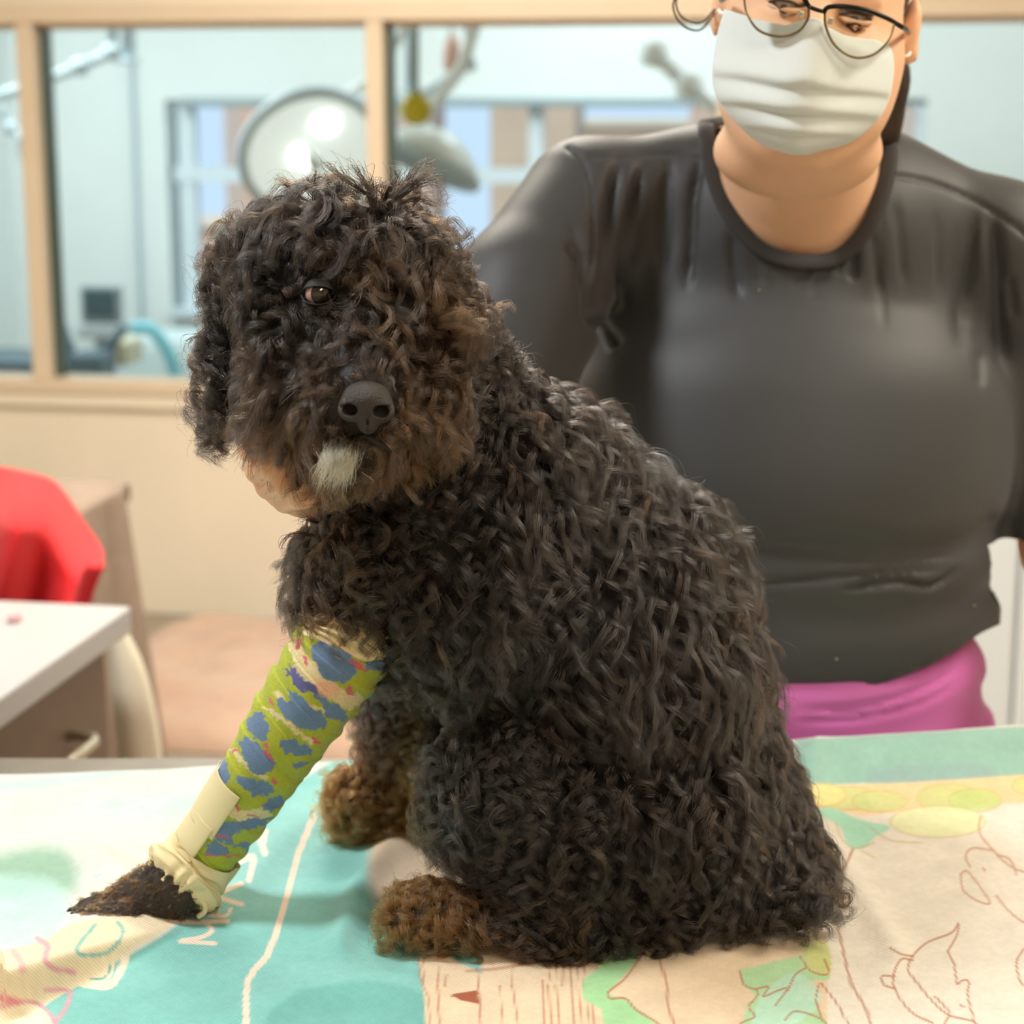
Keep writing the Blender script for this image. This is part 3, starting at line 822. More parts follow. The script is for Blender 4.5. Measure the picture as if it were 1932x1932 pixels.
FP([(560, 1870), (700, 1850), (810, 1880), (850, 1932), (850, 2100), (520, 2100), (500, 1932)], teal, 0.7, 10)
FP([(120, 1880), (420, 1850), (455, 1932), (455, 2100), (100, 2100)], srgb(118, 186, 178), 0.6, 25)
# letters and white line
SK([(592, 1540), (560, 1620), (530, 1730), (505, 1800), (480, 1830), (466, 1862), (464, 1932), (462, 2060)], 12, srgb(250, 222, 202))
let = srgb(250, 224, 204)
for a_, b_ in (((455, 1667), (402, 1690)), ((402, 1690), (380, 1700)), ((402, 1690), (456, 1706))): stroke(C, U, W, [a_, b_], 9, let, 1, 3, False)
SK([(436, 1715), (425, 1728), (396, 1726), (388, 1712)], 7, let); SK([(412, 1716), (412, 1727)], 6, let)
for pl in ([(345, 1740), (430, 1738)], [(390, 1742), (400, 1756), (380, 1768), (345, 1774)], [(340, 1776), (405, 1780)]): SK(pl, 8, let)
for pl in ([(490, 1582), (500, 1610)], [(500, 1568), (496, 1590)], [(452, 1625), (478, 1618), (470, 1660)]): SK(pl, 12, srgb(252, 232, 218), 0.9, 4)
# house shape white outline bottom left
SK([(140, 1850), (170, 1858), (212, 1856), (240, 1800), (246, 1786), (236, 1782)], 14, srgb(250, 230, 205))
FP([(150, 1850), (220, 1800), (222, 1790), (205, 1850)], srgb(248, 230, 200), 1, 4)
SK([(160, 1846), (198, 1844), (215, 1804)], 4, teal)
# folded corner: cream with teal arcs and pink marks
FP([(-500, 1800), (0, 1792), (140, 1742), (250, 1728), (335, 1734), (330, 1745), (250, 1790), (140, 1865), (0, 1915), (-500, 2010)], srgb(242, 222, 188), 1, 3)
SK([(180, 1745), (150, 1780), (145, 1795), (160, 1802), (200, 1798), (225, 1775), (232, 1755), (222, 1740)], 7, srgb(120, 190, 180), 0.9)
SK([(70, 1770), (90, 1785), (85, 1812), (105, 1828), (140, 1834)], 10, pink, 0.8, 4)
SK([(25, 1795), (40, 1815), (42, 1830)], 14, pink, 0.6, 6)
SK([(-40, 1875), (10, 1885), (35, 1892)], 14, srgb(230, 120, 140), 0.8, 5)
SK([(0, 1900), (60, 1890), (95, 1915), (105, 1932), (110, 1960)], 8, pink, 0.8, 4)
SK([(85, 1868), (130, 1870), (125, 1900), (105, 1928)], 8, pink, 0.8, 4)
FP([(0, 1905), (60, 1895), (95, 1925), (90, 2000), (-100, 2000)], srgb(250, 236, 205), 1, 4)
# left back sketch marks
SK([(180, 1655), (195, 1650), (200, 1680), (185, 1700)], 7, ltteal, 0.8, 5)
# middle front: tan wood house with brown strokes
FP([(790, 1808), (880, 1790), (1200, 1760), (1400, 1780), (1560, 1760), (1560, 2100), (810, 2100), (800, 1880)], tan, 1, 4, False)
FP([(800, 1770), (900, 1760), (910, 1838), (835, 1800)], srgb(140, 200, 196), 1, 4, False)
rng = random.Random(4)
for x0 in (800, 826, 842, 902, 926, 946, 968, 1048, 1062, 1076, 1090, 1104, 1118, 1024, 1038):
    pl = [(x0 + rng.uniform(-2, 2), 1790 + rng.uniform(0, 60)), (x0 + rng.uniform(-4, 4), 1860), (x0 + rng.uniform(0, 10), 1935), (x0 + 8, 1990)]
    for q in range(3):
        if rng.random() < 0.75: SK([pl[q], pl[q + 1]], rng.uniform(2.5, 4.5), brown, 0.75, 2)
stroke(C, U, W, [(851, 1880), (902, 1874)], 3, brown, 1, 1, False)
FP([(851, 1876), (901, 1868), (903, 1894), (868, 1887)], srgb(165, 85, 55), 1, 1.5, False)
SK([(880, 1832), (950, 1826), (1020, 1812), (1100, 1800), (1150, 1798)], 6, brown, 0.6, 3)
stroke(C, U, W, [(790, 1810), (792, 1845), (808, 1880), (812, 1935)], 4, brown, 0.6, 2, False)
FP([(1150, 1795), (1215, 1790), (1200, 1815), (1145, 1875), (1180, 1885), (1240, 1935), (1260, 2000), (1150, 2000), (1135, 1905), (1100, 1885), (1100, 1850), (1130, 1825)], srgb(165, 216, 160), 1, 4, False)
SK([(1212, 1800), (1180, 1845), (1148, 1872), (1152, 1884), (1180, 1884), (1200, 1905), (1240, 1930), (1270, 1960)], 4, brown, 0.9)
SK([(1150, 1790), (1130, 1820)], 5, brown, 0.6)
SK([(1240, 1800), (1256, 1850), (1262, 1900), (1280, 1960)], 5, brown, 0.8)
FP([(1396, 1830), (1540, 1800), (1566, 1845), (1540, 1850), (1520, 1860), (1560, 1932), (1580, 2000), (1400, 2000), (1410, 1900), (1425, 1880), (1400, 1855)], srgb(178, 220, 172), 1, 4)
FP([(1440, 1870), (1500, 1835), (1550, 1880), (1500, 1932), (1420, 1932)], srgb(190, 232, 215), 0.8, 6)
FP([(1510, 1780), (1560, 1780), (1566, 1838), (1530, 1830)], leaf, 1, 3)
for pl in ([(1396, 1832), (1404, 1858), (1430, 1870), (1424, 1885), (1412, 1900), (1424, 1918), (1396, 1932), (1380, 1960)],
           [(1425, 1866), (1450, 1862), (1440, 1880), (1470, 1868), (1485, 1866), (1462, 1898)], [(1486, 1870), (1500, 1840), (1520, 1826)],
           [(1480, 1925), (1500, 1908), (1540, 1918), (1560, 1932)], [(1545, 1856), (1540, 1890), (1556, 1930), (1570, 1960)],
           [(1550, 1856), (1580, 1895), (1600, 1932)], [(1510, 1805), (1530, 1832), (1562, 1838), (1556, 1810)]): SK(pl, 3.5, brown, 0.85)
# right cream field with branch line, leaves and sketched animals
SK([(1610, 1600), (1596, 1632), (1584, 1652), (1582, 1700), (1580, 1740), (1590, 1790), (1604, 1850), (1620, 1880), (1640, 1920), (1650, 1990)], 5, brown, 0.8)
FP([(1500, 1395), (1932, 1370), (2400, 1340), (2400, 1440), (1932, 1468), (1700, 1474), (1560, 1482), (1500, 1486)], srgb(150, 190, 176), 1, 6, False)
FP([(1640, 1450), (1850, 1440), (1860, 1472), (1650, 1480)], srgb(150, 180, 176), 0.8, 10)
FP([(1515, 1484), (1700, 1478), (1932, 1462), (2400, 1440), (2400, 1510), (1932, 1514), (1800, 1522), (1640, 1538), (1560, 1530), (1515, 1520)], srgb(246, 208, 160), 1, 5, False)
for (x, y, rx, ry, c_) in ((1600, 1506, 60, 22, leaf), (1660, 1512, 52, 20, leaf), (1790, 1505, 60, 26, leaf), (1840, 1510, 50, 22, srgb(200, 215, 130)), (1770, 1550, 90, 30, srgb(232, 236, 180)),
                          (1950, 1482, 40, 18, leaf), (1550, 1500, 45, 22, srgb(236, 222, 150))):
    el = [(x + rx * math.cos(a), y + ry * math.sin(a)) for a in np.linspace(0, 2 * math.pi, 14)[:-1]]
    FP(el, c_, 0.85, 8); stroke(C, U, W, sm(el + [el[0]]), 2.5, srgb(206, 160, 100), 0.5, 2, False)
FP([(1530, 1530), (1570, 1524), (1620, 1546), (1680, 1560), (1650, 1580), (1630, 1600), (1600, 1596), (1585, 1560), (1550, 1540)], srgb(170, 224, 200), 1, 5)
FP([(1510, 1560), (1540, 1600), (1555, 1650), (1530, 1660), (1500, 1640)], srgb(120, 190, 150), 1, 6)
for pl in ([(1577, 1552), (1590, 1585), (1615, 1600), (1650, 1590)], [(1640, 1560), (1680, 1585), (1740, 1590)], [(1625, 1605), (1650, 1618)]): SK(pl, 3, srgb(200, 180, 130), 0.7)
sk = srgb(200, 140, 110)
for pl in ([(1850, 1540), (1848, 1570), (1870, 1600), (1900, 1630), (1932, 1645), (1980, 1650)], [(1880, 1612), (1905, 1622), (1918, 1650)],
           [(1830, 1635), (1822, 1615), (1835, 1600), (1870, 1604)], [(1812, 1650), (1818, 1680), (1845, 1700), (1868, 1704), (1850, 1675), (1825, 1644), (1812, 1650)],
           [(1880, 1690), (1900, 1715), (1932, 1740), (1980, 1750)], [(1854, 1638), (1858, 1642)]): SK(pl, 4, sk, 0.75)
for pl in ([(1788, 1795), (1805, 1765), (1808, 1742), (1795, 1760), (1750, 1778), (1722, 1804), (1714, 1830), (1735, 1860), (1760, 1890), (1790, 1915), (1830, 1925), (1843, 1932)],
           [(1788, 1795), (1800, 1820), (1806, 1855), (1815, 1850), (1828, 1852), (1826, 1880), (1840, 1932)], [(1678, 1788), (1700, 1800), (1722, 1804)], [(1722, 1812), (1700, 1810), (1686, 1840), (1690, 1870), (1720, 1910), (1760, 1930)],
           [(1688, 1842), (1664, 1842), (1668, 1858), (1690, 1866)], [(1764, 1880), (1790, 1910), (1780, 1935)], [(1812, 1896), (1818, 1900)],
           [(1932, 1790), (1918, 1815), (1925, 1850), (1945, 1870)]): SK(pl, 4, brown, 0.8)
# faint woven mottling
mot = (vnoise(Vt[:, 0], Vt[:, 1], 0.004, 8) - 0.5) * 0.10 + (vnoise(Vt[:, 0], Vt[:, 1], 0.02, 9) - 0.5) * 0.10
C = np.clip(C * (1 + mot[:, None]), 0, 1)
towel_me = np_mesh('towel', Vt, Ft)
set_col(towel_me, C)
M_towel, N, L, b = new_mat('printed_terry_towel')
a = N.new('ShaderNodeAttribute'); a.attribute_name = 'Col'
wv = N.new('ShaderNodeTexWave'); wv.inputs['Scale'].default_value = 170; wv.inputs['Distortion'].default_value = 2.0; wv.inputs['Detail'].default_value = 2
wv.bands_direction = 'DIAGONAL'
tc = N.new('ShaderNodeTexCoord'); L.new(tc.outputs['Object'], wv.inputs['Vector'])
hs = N.new('ShaderNodeMix'); hs.data_type = 'RGBA'; hs.blend_type = 'MULTIPLY'
hs.inputs[7].default_value = (0.80, 0.86, 0.84, 1)
mr = N.new('ShaderNodeMath'); mr.operation = 'MULTIPLY'; mr.inputs[1].default_value = 0.5
L.new(wv.outputs[1], mr.inputs[0]); L.new(mr.outputs[0], hs.inputs[0])
L.new(a.outputs['Color'], hs.inputs[6]); L.new(hs.outputs[2], b.inputs['Base Color'])
bp = N.new('ShaderNodeBump'); bp.inputs['Strength'].default_value = 0.35; bp.inputs['Distance'].default_value = 0.0012
L.new(wv.outputs[1], bp.inputs['Height']); L.new(bp.outputs[0], b.inputs['Normal'])
b.inputs['Roughness'].default_value = 0.95; b.inputs['Sheen Weight'].default_value = 0.3; b.inputs['Specular IOR Level'].default_value = 0.1
tow = obj('towel', towel_me, M_towel)
tag(tow, 'teal and cream printed towel spread over the exam table under the dog', 'towel')
# ================================================================== the dog
DSH = 0.07
def PD(x, y, Y): return P(x, y, Y - DSH)
M_skin = mat('dark_dog_skin', (0.012, 0.009, 0.008), 0.7)
dog = empty('dog', (0.17, 1.47, TZ), 'curly black dog with a bandaged foreleg sitting on the printed towel', 'dog')
rs = np.random.RandomState(11)
BLK, BRN = 0.0, 1.0
# prim: a, b, ra, rb, k, fur(len, curl radius, turns, tan), comb dir, comb weight radial
PR = []
def prim(a, b, ra, rb, k=0.02, ln=0.03, cr=0.004, tn=1.5, tan=0.0, comb=(0, 0, -1), lift=0.6, reg='coat', dens=1.0, sub=None):
    PR.append(dict(a=np.array(tuple(a)), b=np.array(tuple(b)), ra=ra, rb=rb, k=k, ln=ln, cr=cr, tn=tn, tan=tan, comb=np.array(comb, float), lift=lift, reg=reg, dens=dens))
# torso
prim(PD(1275, 1545, 1.545), PD(1120, 1225, 1.545), 0.092, 0.106, 0.03, ln=0.066, cr=0.0058, tn=1.15, comb=(0.15, -0.1, -1), lift=0.25)
prim(PD(1120, 1225, 1.545), PD(920, 965, 1.53), 0.106, 0.094, 0.03, ln=0.068, cr=0.0064, tn=1.1, comb=(0.45, -0.1, -1), lift=0.25)
prim(PD(1180, 1650, 1.52), PD(1390, 1660, 1.50), 0.080, 0.055, 0.03, ln=0.034, cr=0.004, tn=1.5, comb=(0.2, 0, -1), lift=0.5)
prim(PD(900, 1080, 1.50), PD(730, 1090, 1.52), 0.085, 0.062, 0.03, ln=0.036, cr=0.004, tn=1.5, comb=(-0.1, -0.1, -1), lift=0.5)
# neck
prim(PD(880, 960, 1.53), PD(735, 690, 1.50), 0.082, 0.070, 0.03, ln=0.032, cr=0.0042, tn=1.7, comb=(0.5, 0, -0.8), lift=0.6)
prim(PD(985, 895, 1.55), PD(1155, 1070, 1.56), 0.048, 0.076, 0.03, ln=0.05, cr=0.006, tn=1.0, comb=(0.5, -0.1, -1), lift=0.4)
# head
prim(PD(655, 548, 1.462), PD(660, 575, 1.455), 0.062, 0.060, 0.02, ln=0.044, cr=0.0058, tn=1.1, comb=(0, -0.4, -0.7), lift=0.75, reg='coat')
prim(PD(600, 640, 1.425), PD(590, 725, 1.415), 0.040, 0.038, 0.02, ln=0.036, cr=0.0048, tn=1.0, tan=0.10, comb=(-0.8, -0.2, -0.55), lift=0.5)
prim(PD(752, 640, 1.43), PD(758, 725, 1.42), 0.038, 0.036, 0.02, ln=0.032, cr=0.0048, tn=1.0, tan=0.06, comb=(0.7, -0.2, -0.65), lift=0.5)
prim(PD(668, 640, 1.41), PD(684, 750, 1.362), 0.036, 0.028, 0.015, ln=0.026, cr=0.0044, tn=0.9, tan=0.12, comb=(0, -0.1, -0.6), lift=0.55)
prim(PD(676, 785, 1.385), PD(655, 825, 1.40), 0.035, 0.030, 0.015, ln=0.026, cr=0.0030, tn=0.6, tan=0.45, comb=(-0.05, -0.1, -1), lift=0.3)
prim(PD(578, 785, 1.42), PD(600, 812, 1.42), 0.030, 0.026, 0.015, ln=0.027, cr=0.0032, tn=0.7, tan=0.42, comb=(-0.35, -0.1, -1), lift=0.3)
prim(PD(762, 785, 1.42), PD(750, 812, 1.42), 0.030, 0.026, 0.015, ln=0.027, cr=0.0030, tn=0.6, tan=0.62, comb=(0.3, -0.1, -1), lift=0.3)
# ears
prim(PD(478, 500, 1.475), PD(428, 770, 1.47), 0.020, 0.015, 0.008, ln=0.026, cr=0.0042, tn=2.2, comb=(-0.35, -0.1, -1), lift=0.6, reg='ear_left')
prim(PD(808, 500, 1.48), PD(840, 735, 1.465), 0.020, 0.016, 0.012, ln=0.028, cr=0.0050, tn=1.3, tan=0.08, comb=(0.3, -0.1, -1), lift=0.55, reg='ear_right')
# near hind leg
prim(PD(1235, 1560, 1.478), PD(985, 1500, 1.455), 0.072, 0.055, 0.025, ln=0.034, cr=0.0045, tn=1.5, comb=(0.0, -0.1, -1), lift=0.45)
prim(PD(985, 1500, 1.455), PD(1050, 1690, 1.445), 0.052, 0.046, 0.025, ln=0.032, cr=0.0045, tn=1.6, comb=(-0.1, -0.1, -1), lift=0.45)
prim(PD(1270, 1700, 1.465), PD(1050, 1710, 1.440), 0.050, 0.044, 0.025, ln=0.030, cr=0.0045, tn=1.6, comb=(0, -0.2, -1), lift=0.45)
prim(PD(1020, 1745, 1.425), PD(790, 1738, 1.418), 0.022, 0.022, 0.015, ln=0.019, cr=0.0034, tn=1.8, tan=0.85, comb=(-0.6, -0.1, -0.6), lift=0.42)
prim(PD(800, 1740, 1.418), PD(770, 1752, 1.412), 0.020, 0.015, 0.012, ln=0.016, cr=0.0030, tn=1.5, tan=0.7, comb=(-0.9, -0.1, -0.5), lift=0.42)
# far hind knee / belly
prim(PD(900, 1420, 1.59), PD(1150, 1560, 1.62), 0.040, 0.060, 0.02, ln=0.028, cr=0.004, tn=1.5, comb=(0, 0, -1), lift=0.5)
# far foreleg
prim(PD(820, 1180, 1.59), PD(770, 1350, 1.625), 0.050, 0.030, 0.02, ln=0.026, cr=0.004, tn=1.5, tan=0.15, comb=(-0.1, 0, -1), lift=0.5)
prim(PD(770, 1350, 1.625), PD(745, 1490, 1.645), 0.026, 0.024, 0.02, ln=0.024, cr=0.0038, tn=1.6, tan=0.75, comb=(-0.3, 0, -1), lift=0.45)
prim(PD(745, 1500, 1.645), PD(672, 1505, 1.63), 0.025, 0.021, 0.015, ln=0.022, cr=0.0036, tn=1.6, tan=0.9, comb=(-0.7, -0.1, -0.8), lift=0.40)
# shoulder of the bandaged near foreleg
prim(PD(740, 1060, 1.475), PD(675, 1150, 1.475), 0.044, 0.030, 0.02, ln=0.026, cr=0.0045, tn=1.7, tan=0.2, comb=(-0.1, -0.1, -1), lift=0.55)
# tail
prim(PD(1420, 1732, 1.445), PD(1548, 1712, 1.430), 0.022, 0.011, 0.012, ln=0.020, cr=0.004, tn=1.5, comb=(0.7, 0, -0.3), lift=0.5, reg='tail')

lo = np.min([np.minimum(p['a'], p['b']) - max(p['ra'], p['rb']) for p in PR], 0) - 0.03
hi = np.max([np.maximum(p['a'], p['b']) + max(p['ra'], p['rb']) for p in PR], 0) + 0.03
fd = Field(lo, hi, 0.004)
for p in PR: fd.cone(p['a'], p['b'], p['ra'], p['rb'], p['k'])
fd.ell(PD(602, 553, 1.388), (0.012, 0.012, 0.012), 0.008, sub=True)
fd.below(TZ + 0.006)
V, Q = fd.nets()
obj('body', np_mesh('body', V, Q), M_skin, dog)
del fd
BV, BQ = V, Q
BN = vnormals(V, Q)

# ---- eyes
M_eye, N, L, b = new_mat('dark_brown_glossy_eye')
b.inputs['Base Color'].default_value = (0.012, 0.006, 0.004, 1); b.inputs['Roughness'].default_value = 0.05; b.inputs['Coat Weight'].default_value = 1.0
M_sclera = mat('pinkish_eye_white', (0.50, 0.33, 0.30), 0.25)
def sph(r, n=24, m=16, cut=1.0):
    return [(r * math.sin(t), -r * math.cos(t)) for t in np.linspace(1e-3, math.pi * cut, m)]
EYE = PD(601, 553, 1.389)
def make_eye(c, gaze, nm):
    q = gaze.to_track_quat('Z', 'Y').to_matrix().to_4x4()
    e_ = lathe('eye', sph(0.0092), c, M_sclera, dog, 28)
    ir = [(0.0096 * math.sin(t), 0.0096 * math.cos(t)) for t in np.linspace(1e-3, 0.98, 10)]
    lathe('iris', ir, c, M_eye, e_, 28, q)
    return e_
make_eye(EYE, Vector((0.55, -1, -0.02)), 'near')
EYE2 = PD(752, 585, 1.418)
make_eye(EYE2, Vector((0.2, -1, 0.0)), 'far')
# lids: two dark crescents
for s_ in (1, -1):
    nt, nf = 22, 12; Vl = []
    for t in np.linspace(-1.5, 1.5, nt):
        f0 = (0.56 if s_ > 0 else 0.62) * math.cos(t * 0.98) ** 0.8
        for k in range(nf):
            f_ = f0 + (1.5 - f0) * k / (nf - 1); r_ = 0.0100 + 0.0012 * math.exp(-(k / 1.2) ** 2)
            Vl.append(tuple(EYE + Vector((r_ * 1.04 * math.sin(t) * math.cos(f_ * 0.9), -r_ * math.cos(t) * math.cos(f_), s_ * r_ * math.sin(f_)))))
    I = np.arange(nt - 1)[:, None] * nf; J = np.arange(nf - 1)[None, :]
    o = obj('eyelid', np_mesh('eyelid', np.array(Vl), np.stack([I + J, I + nf + J, I + nf + J + 1, I + J + 1], -1).reshape(-1, 4)), M_skin, dog)
    md = o.modifiers.new('t', 'SOLIDIFY'); md.thickness = 0.0008

# ---- nose
M_nose = mat('dark_grey_brown_nose_leather', (0.030, 0.023, 0.018), 0.34, spec=0.6, bump=0.9, bscale=900, bdist=0.0015)
NC = PD(690, 768, 1.325)
fn = Field(np.array(NC) - 0.035, np.array(NC) + 0.035, 0.0008)
def NP_(dx, dy, dz): return NC + Vector((dx, dz, dy))   # dx right, dy up, dz away
fn.ell(NP_(0.0, 0.0045, 0.006), (0.0165, 0.013, 0.0120), 0.004)
fn.ell(NP_(-0.0095, -0.002, 0.004), (0.0095, 0.009, 0.0085), 0.004)
fn.ell(NP_(0.0100, -0.003, 0.004), (0.0090, 0.009, 0.0085), 0.004)
fn.ell(NP_(0.001, -0.0095, 0.004), (0.0075, 0.0085, 0.0095), 0.004)
for sx in (-1, 1):
    cx = 0.0092 * sx + (-0.0014 if sx < 0 else 0.0012)
    fn.ell(NP_(cx, -0.0015 - 0.001 * (sx > 0), -0.0050), (0.0054, 0.0110, 0.0043), 0.0012, sub=True)
    fn.cone(NP_(cx + 0.003 * sx, -0.001, -0.003), NP_(cx + 0.0075 * sx, 0.0005, 0.000), 0.0022, 0.0014, 0.0012, sub=True)
fn.cone(NP_(0.001, -0.005, -0.0052), NP_(0.001, -0.019, 0.000), 0.0009, 0.0009, 0.001, sub=True)
Vn, Qn = fn.nets()
obj('nose', np_mesh('nose', Vn, Qn), M_nose, dog)
# mouth line under the nose
tube('mouth', spline([PD(640, 845, 1.352), PD(665, 835, 1.345), PD(688, 822, 1.342), PD(715, 838, 1.345), PD(745, 850, 1.352)], 20), 0.0018, M_skin, dog, 8)

# ---- bandaged foreleg
zf = lambda x, y: float(floor_z(np.array([x]), np.array([y]))[0])
A0 = PD(672, 1150, 1.470); A1 = PD(640, 1232, 1.468); A3 = PD(388, 1608, 1.482); A4 = PD(328, 1676, 1.470)
axis = spline([A0, A1, PD(515, 1420, 1.472), A3, A4], 200)
sl = np.concatenate([[0], np.cumsum(np.linalg.norm(np.diff(axis, axis=0), axis=1))])
px_ax, py_ax = proj(axis)
def wrap_mesh(name, i0, i1, radf, dispf, nseg=150, nth=96, colf=None, m=None, parent=None, th0=0, th1=2 * math.pi, close=True):
    ii = np.linspace(i0, i1, nseg); base = np.stack([np.interp(ii, np.arange(200), axis[:, k]) for k in range(3)], -1)
    tg = np.gradient(base, axis=0); tg /= np.linalg.norm(tg, axis=1)[:, None]
    view = np.array([0.0, -1.0, 0.25]); 
    f = view - tg * (tg @ view)[:, None]; f /= np.linalg.norm(f, axis=1)[:, None]
    r_ = np.cross(tg, f)                       # sideways
    th = np.linspace(th0, th1, nth, endpoint=not close)
    S = np.linspace(0, 1, nseg)[:, None]; TH = th[None, :]
    R = radf(S) + dispf(S, TH)
    Vw = base[:, None, :] + R[..., None] * (np.cos(TH)[..., None] * f[:, None, :] + np.sin(TH)[..., None] * r_[:, None, :])
    Vw = Vw.reshape(-1, 3)
    I = np.arange(nseg - 1)[:, None] * nth
    J = np.arange(nth if close else nth - 1)[None, :]; J2 = (J + 1) % nth
    Fq = np.stack([I + J, I + J2, I + nth + J2, I + nth + J], -1).reshape(-1, 4)
    gx = Vw[:, 0]; gy = Vw[:, 1]
    Vw[:, 2] = np.maximum(Vw[:, 2], floor_z(gx, gy) + 0.0008)
    me = np_mesh(name, Vw, Fq)
    if colf is not None: set_col(me, colf(Vw, np.repeat(np.linspace(0, 1, nseg), nth), np.tile(th, nseg)))
    o = obj(name, me, m, parent)
    return o
def at_y(y): return float(np.interp(y, py_ax, np.arange(200)))
iT, iW, iC = 0.0, at_y(1205), at_y(1612)
M_wrap = mat('printed_bandage_wrap', (1, 1, 1), 0.85, vcol=True, bump=0.5, bscale=700, bdist=0.0006, sheen=0.2)
gy_ = srgb(172, 180, 48); bl = srgb(104, 132, 168); pk = srgb(214, 92, 110); crm = srgb(226, 208, 160); pur = srgb(92, 92, 150)
def wrap_disp(S, TH):
    # overlapping turns of the wrap: slanted ridges
    ph = S * 9.5 + 0.28 * np.sin(TH) + 0.10 * np.sin(2 * TH + 1)
    fr = ph - np.floor(ph)
    return 0.0016 * (1 - fr) * np.clip(fr / 0.06, 0, 1) + 0.0007 * np.sin(S * 70 + 3 * TH) + 0.0008 * np.sin(TH * 3 + S * 9)
def wrap_cols(Vw, S, TH):
    U, W = proj(Vw)
    back = np.cos(TH) < -0.05
    U = np.where(back, 1130 - U + 0.0 * W, U)            # the far side carries the print on, mirrored
    U = np.where(back, U - (W - 1400) * 1.3, U)
    rag = (vnoise(U, W, 9.0, 3) - 0.5) * 9 + (vnoise(U, W, 3.5, 5) - 0.5) * 4; rag2 = (vnoise(U, W, 9.0, 7) - 0.5) * 9 + (vnoise(U, W, 3.5, 6) - 0.5) * 4
    Ur, Wr = U + rag, W + rag2
    C = np.tile(np.array(gy_), (len(Vw), 1))
    def F_(p, c, a=1, soft=3):
        cx = sum(q[0] for q in p) / len(p); cy = sum(q[1] for q in p) / len(p)
        fillp(C, Ur, Wr, [(cx + (x - cx) * 1.16, cy + (y - cy) * 1.16) for x, y in p], c, a, soft)
    # cream streaks between the turns
    for pl, w in (([(585, 1185), (650, 1190), (690, 1215)], 26), ([(555, 1225), (590, 1262), (640, 1310), (672, 1318)], 22), ([(560, 1262), (600, 1290), (655, 1330)], 20),
                  ([(500, 1335), (540, 1365), (590, 1400)], 8), ([(440, 1415), (470, 1450), (500, 1470)], 8), ([(430, 1530), (470, 1540), (500, 1535)], 20), ([(520, 1310), (555, 1340)], 7),
                  ([(545, 1200), (556, 1245)], 12), ([(585, 1330), (620, 1345)], 6), ([(610, 1180), (680, 1230)], 20)):
        stroke(C, Ur, Wr, pl, w, crm, 0.95, 4)
    for p in ([(590, 1225), (620, 1210), (650, 1225), (668, 1262), (645, 1282), (612, 1272), (598, 1250)],
              [(525, 1320), (560, 1330), (600, 1345), (610, 1368), (570, 1372), (540, 1352)], [(545, 1302), (575, 1320), (590, 1345), (560, 1340)],
              [(470, 1360), (490, 1348), (506, 1372), (498, 1392), (475, 1386)],
              [(456, 1405), (470, 1396), (505, 1425), (515, 1445), (490, 1458), (468, 1445)],
              [(395, 1455), (420, 1432), (432, 1460), (420, 1476), (398, 1474)], [(535, 1395), (570, 1405), (585, 1420), (560, 1425), (535, 1412)],
              [(450, 1468), (500, 1478), (508, 1492), (480, 1500), (458, 1484)], [(550, 1440), (580, 1440), (565, 1450)], [(505, 1505), (530, 1500), (528, 1520), (500, 1526)],
              [(415, 1555), (460, 1550), (505, 1545), (480, 1562), (445, 1570), (440, 1588), (410, 1580)], [(390, 1600), (405, 1590), (430, 1608), (392, 1616)], [(436, 1596), (460, 1590), (470, 1600)],
              [(612, 1320), (640, 1335), (650, 1356), (625, 1355), (612, 1340)], [(690, 1225), (720, 1240), (735, 1262), (700, 1262)], [(585, 1295), (600, 1300), (620, 1330), (600, 1322)]):
        F_(p, bl)
    for p in ([(545, 1252), (560, 1270), (575, 1300), (560, 1292)], [(596, 1200), (625, 1205), (610, 1214)], [(540, 1262), (600, 1300), (596, 1308), (560, 1290)]): F_(p, pur)
    for pl, w in (([(562, 1212), (560, 1222)], 9), ([(662, 1248), (692, 1264)], 9), ([(660, 1300), (662, 1308)], 12), ([(572, 1240), (580, 1252)], 8), ([(500, 1418), (512, 1432)], 8), ([(592, 1392), (602, 1402)], 8),
                  ([(430, 1508), (452, 1526)], 9), ([(405, 1575), (432, 1582)], 4), ([(512, 1470), (520, 1480)], 7), ([(500, 1404), (503, 1410)], 8), ([(470, 1540), (490, 1541)], 4), ([(390, 1614), (450, 1614)], 4), ([(510, 1320), (515, 1335)], 5), ([(430, 1492), (436, 1500)], 7), ([(444, 1416), (440, 1422)], 6)):
        stroke(C, Ur, Wr, pl, w, pk, 0.9, 3)
    F_([(590, 1285), (625, 1290), (640, 1305), (610, 1312)], srgb(240, 180, 150), 0.8, 8)
    n_ = vnoise(U, W, 2.2, 21)
    C = C * (0.86 + 0.24 * n_[:, None])
    return np.clip(C, 0, 1)
leg = wrap_mesh('leg_bandage', iW, iC, lambda S: 0.0372 - 0.0120 * S + 0.0015 * np.sin(S * 6), wrap_disp, 420, 330, wrap_cols, M_wrap, dog)
leg['label'] = 'green and blue printed bandage wrapped round the stretched foreleg'
M_tape = mat('cream_cloth_tape', srgb(226, 212, 166), 0.6, bump=0.3, bscale=900, bdist=0.0004)
M_pad = mat('cream_cotton_padding', srgb(232, 214, 168), 0.9, bump=0.5, bscale=300, bdist=0.0012, sss=0.0)
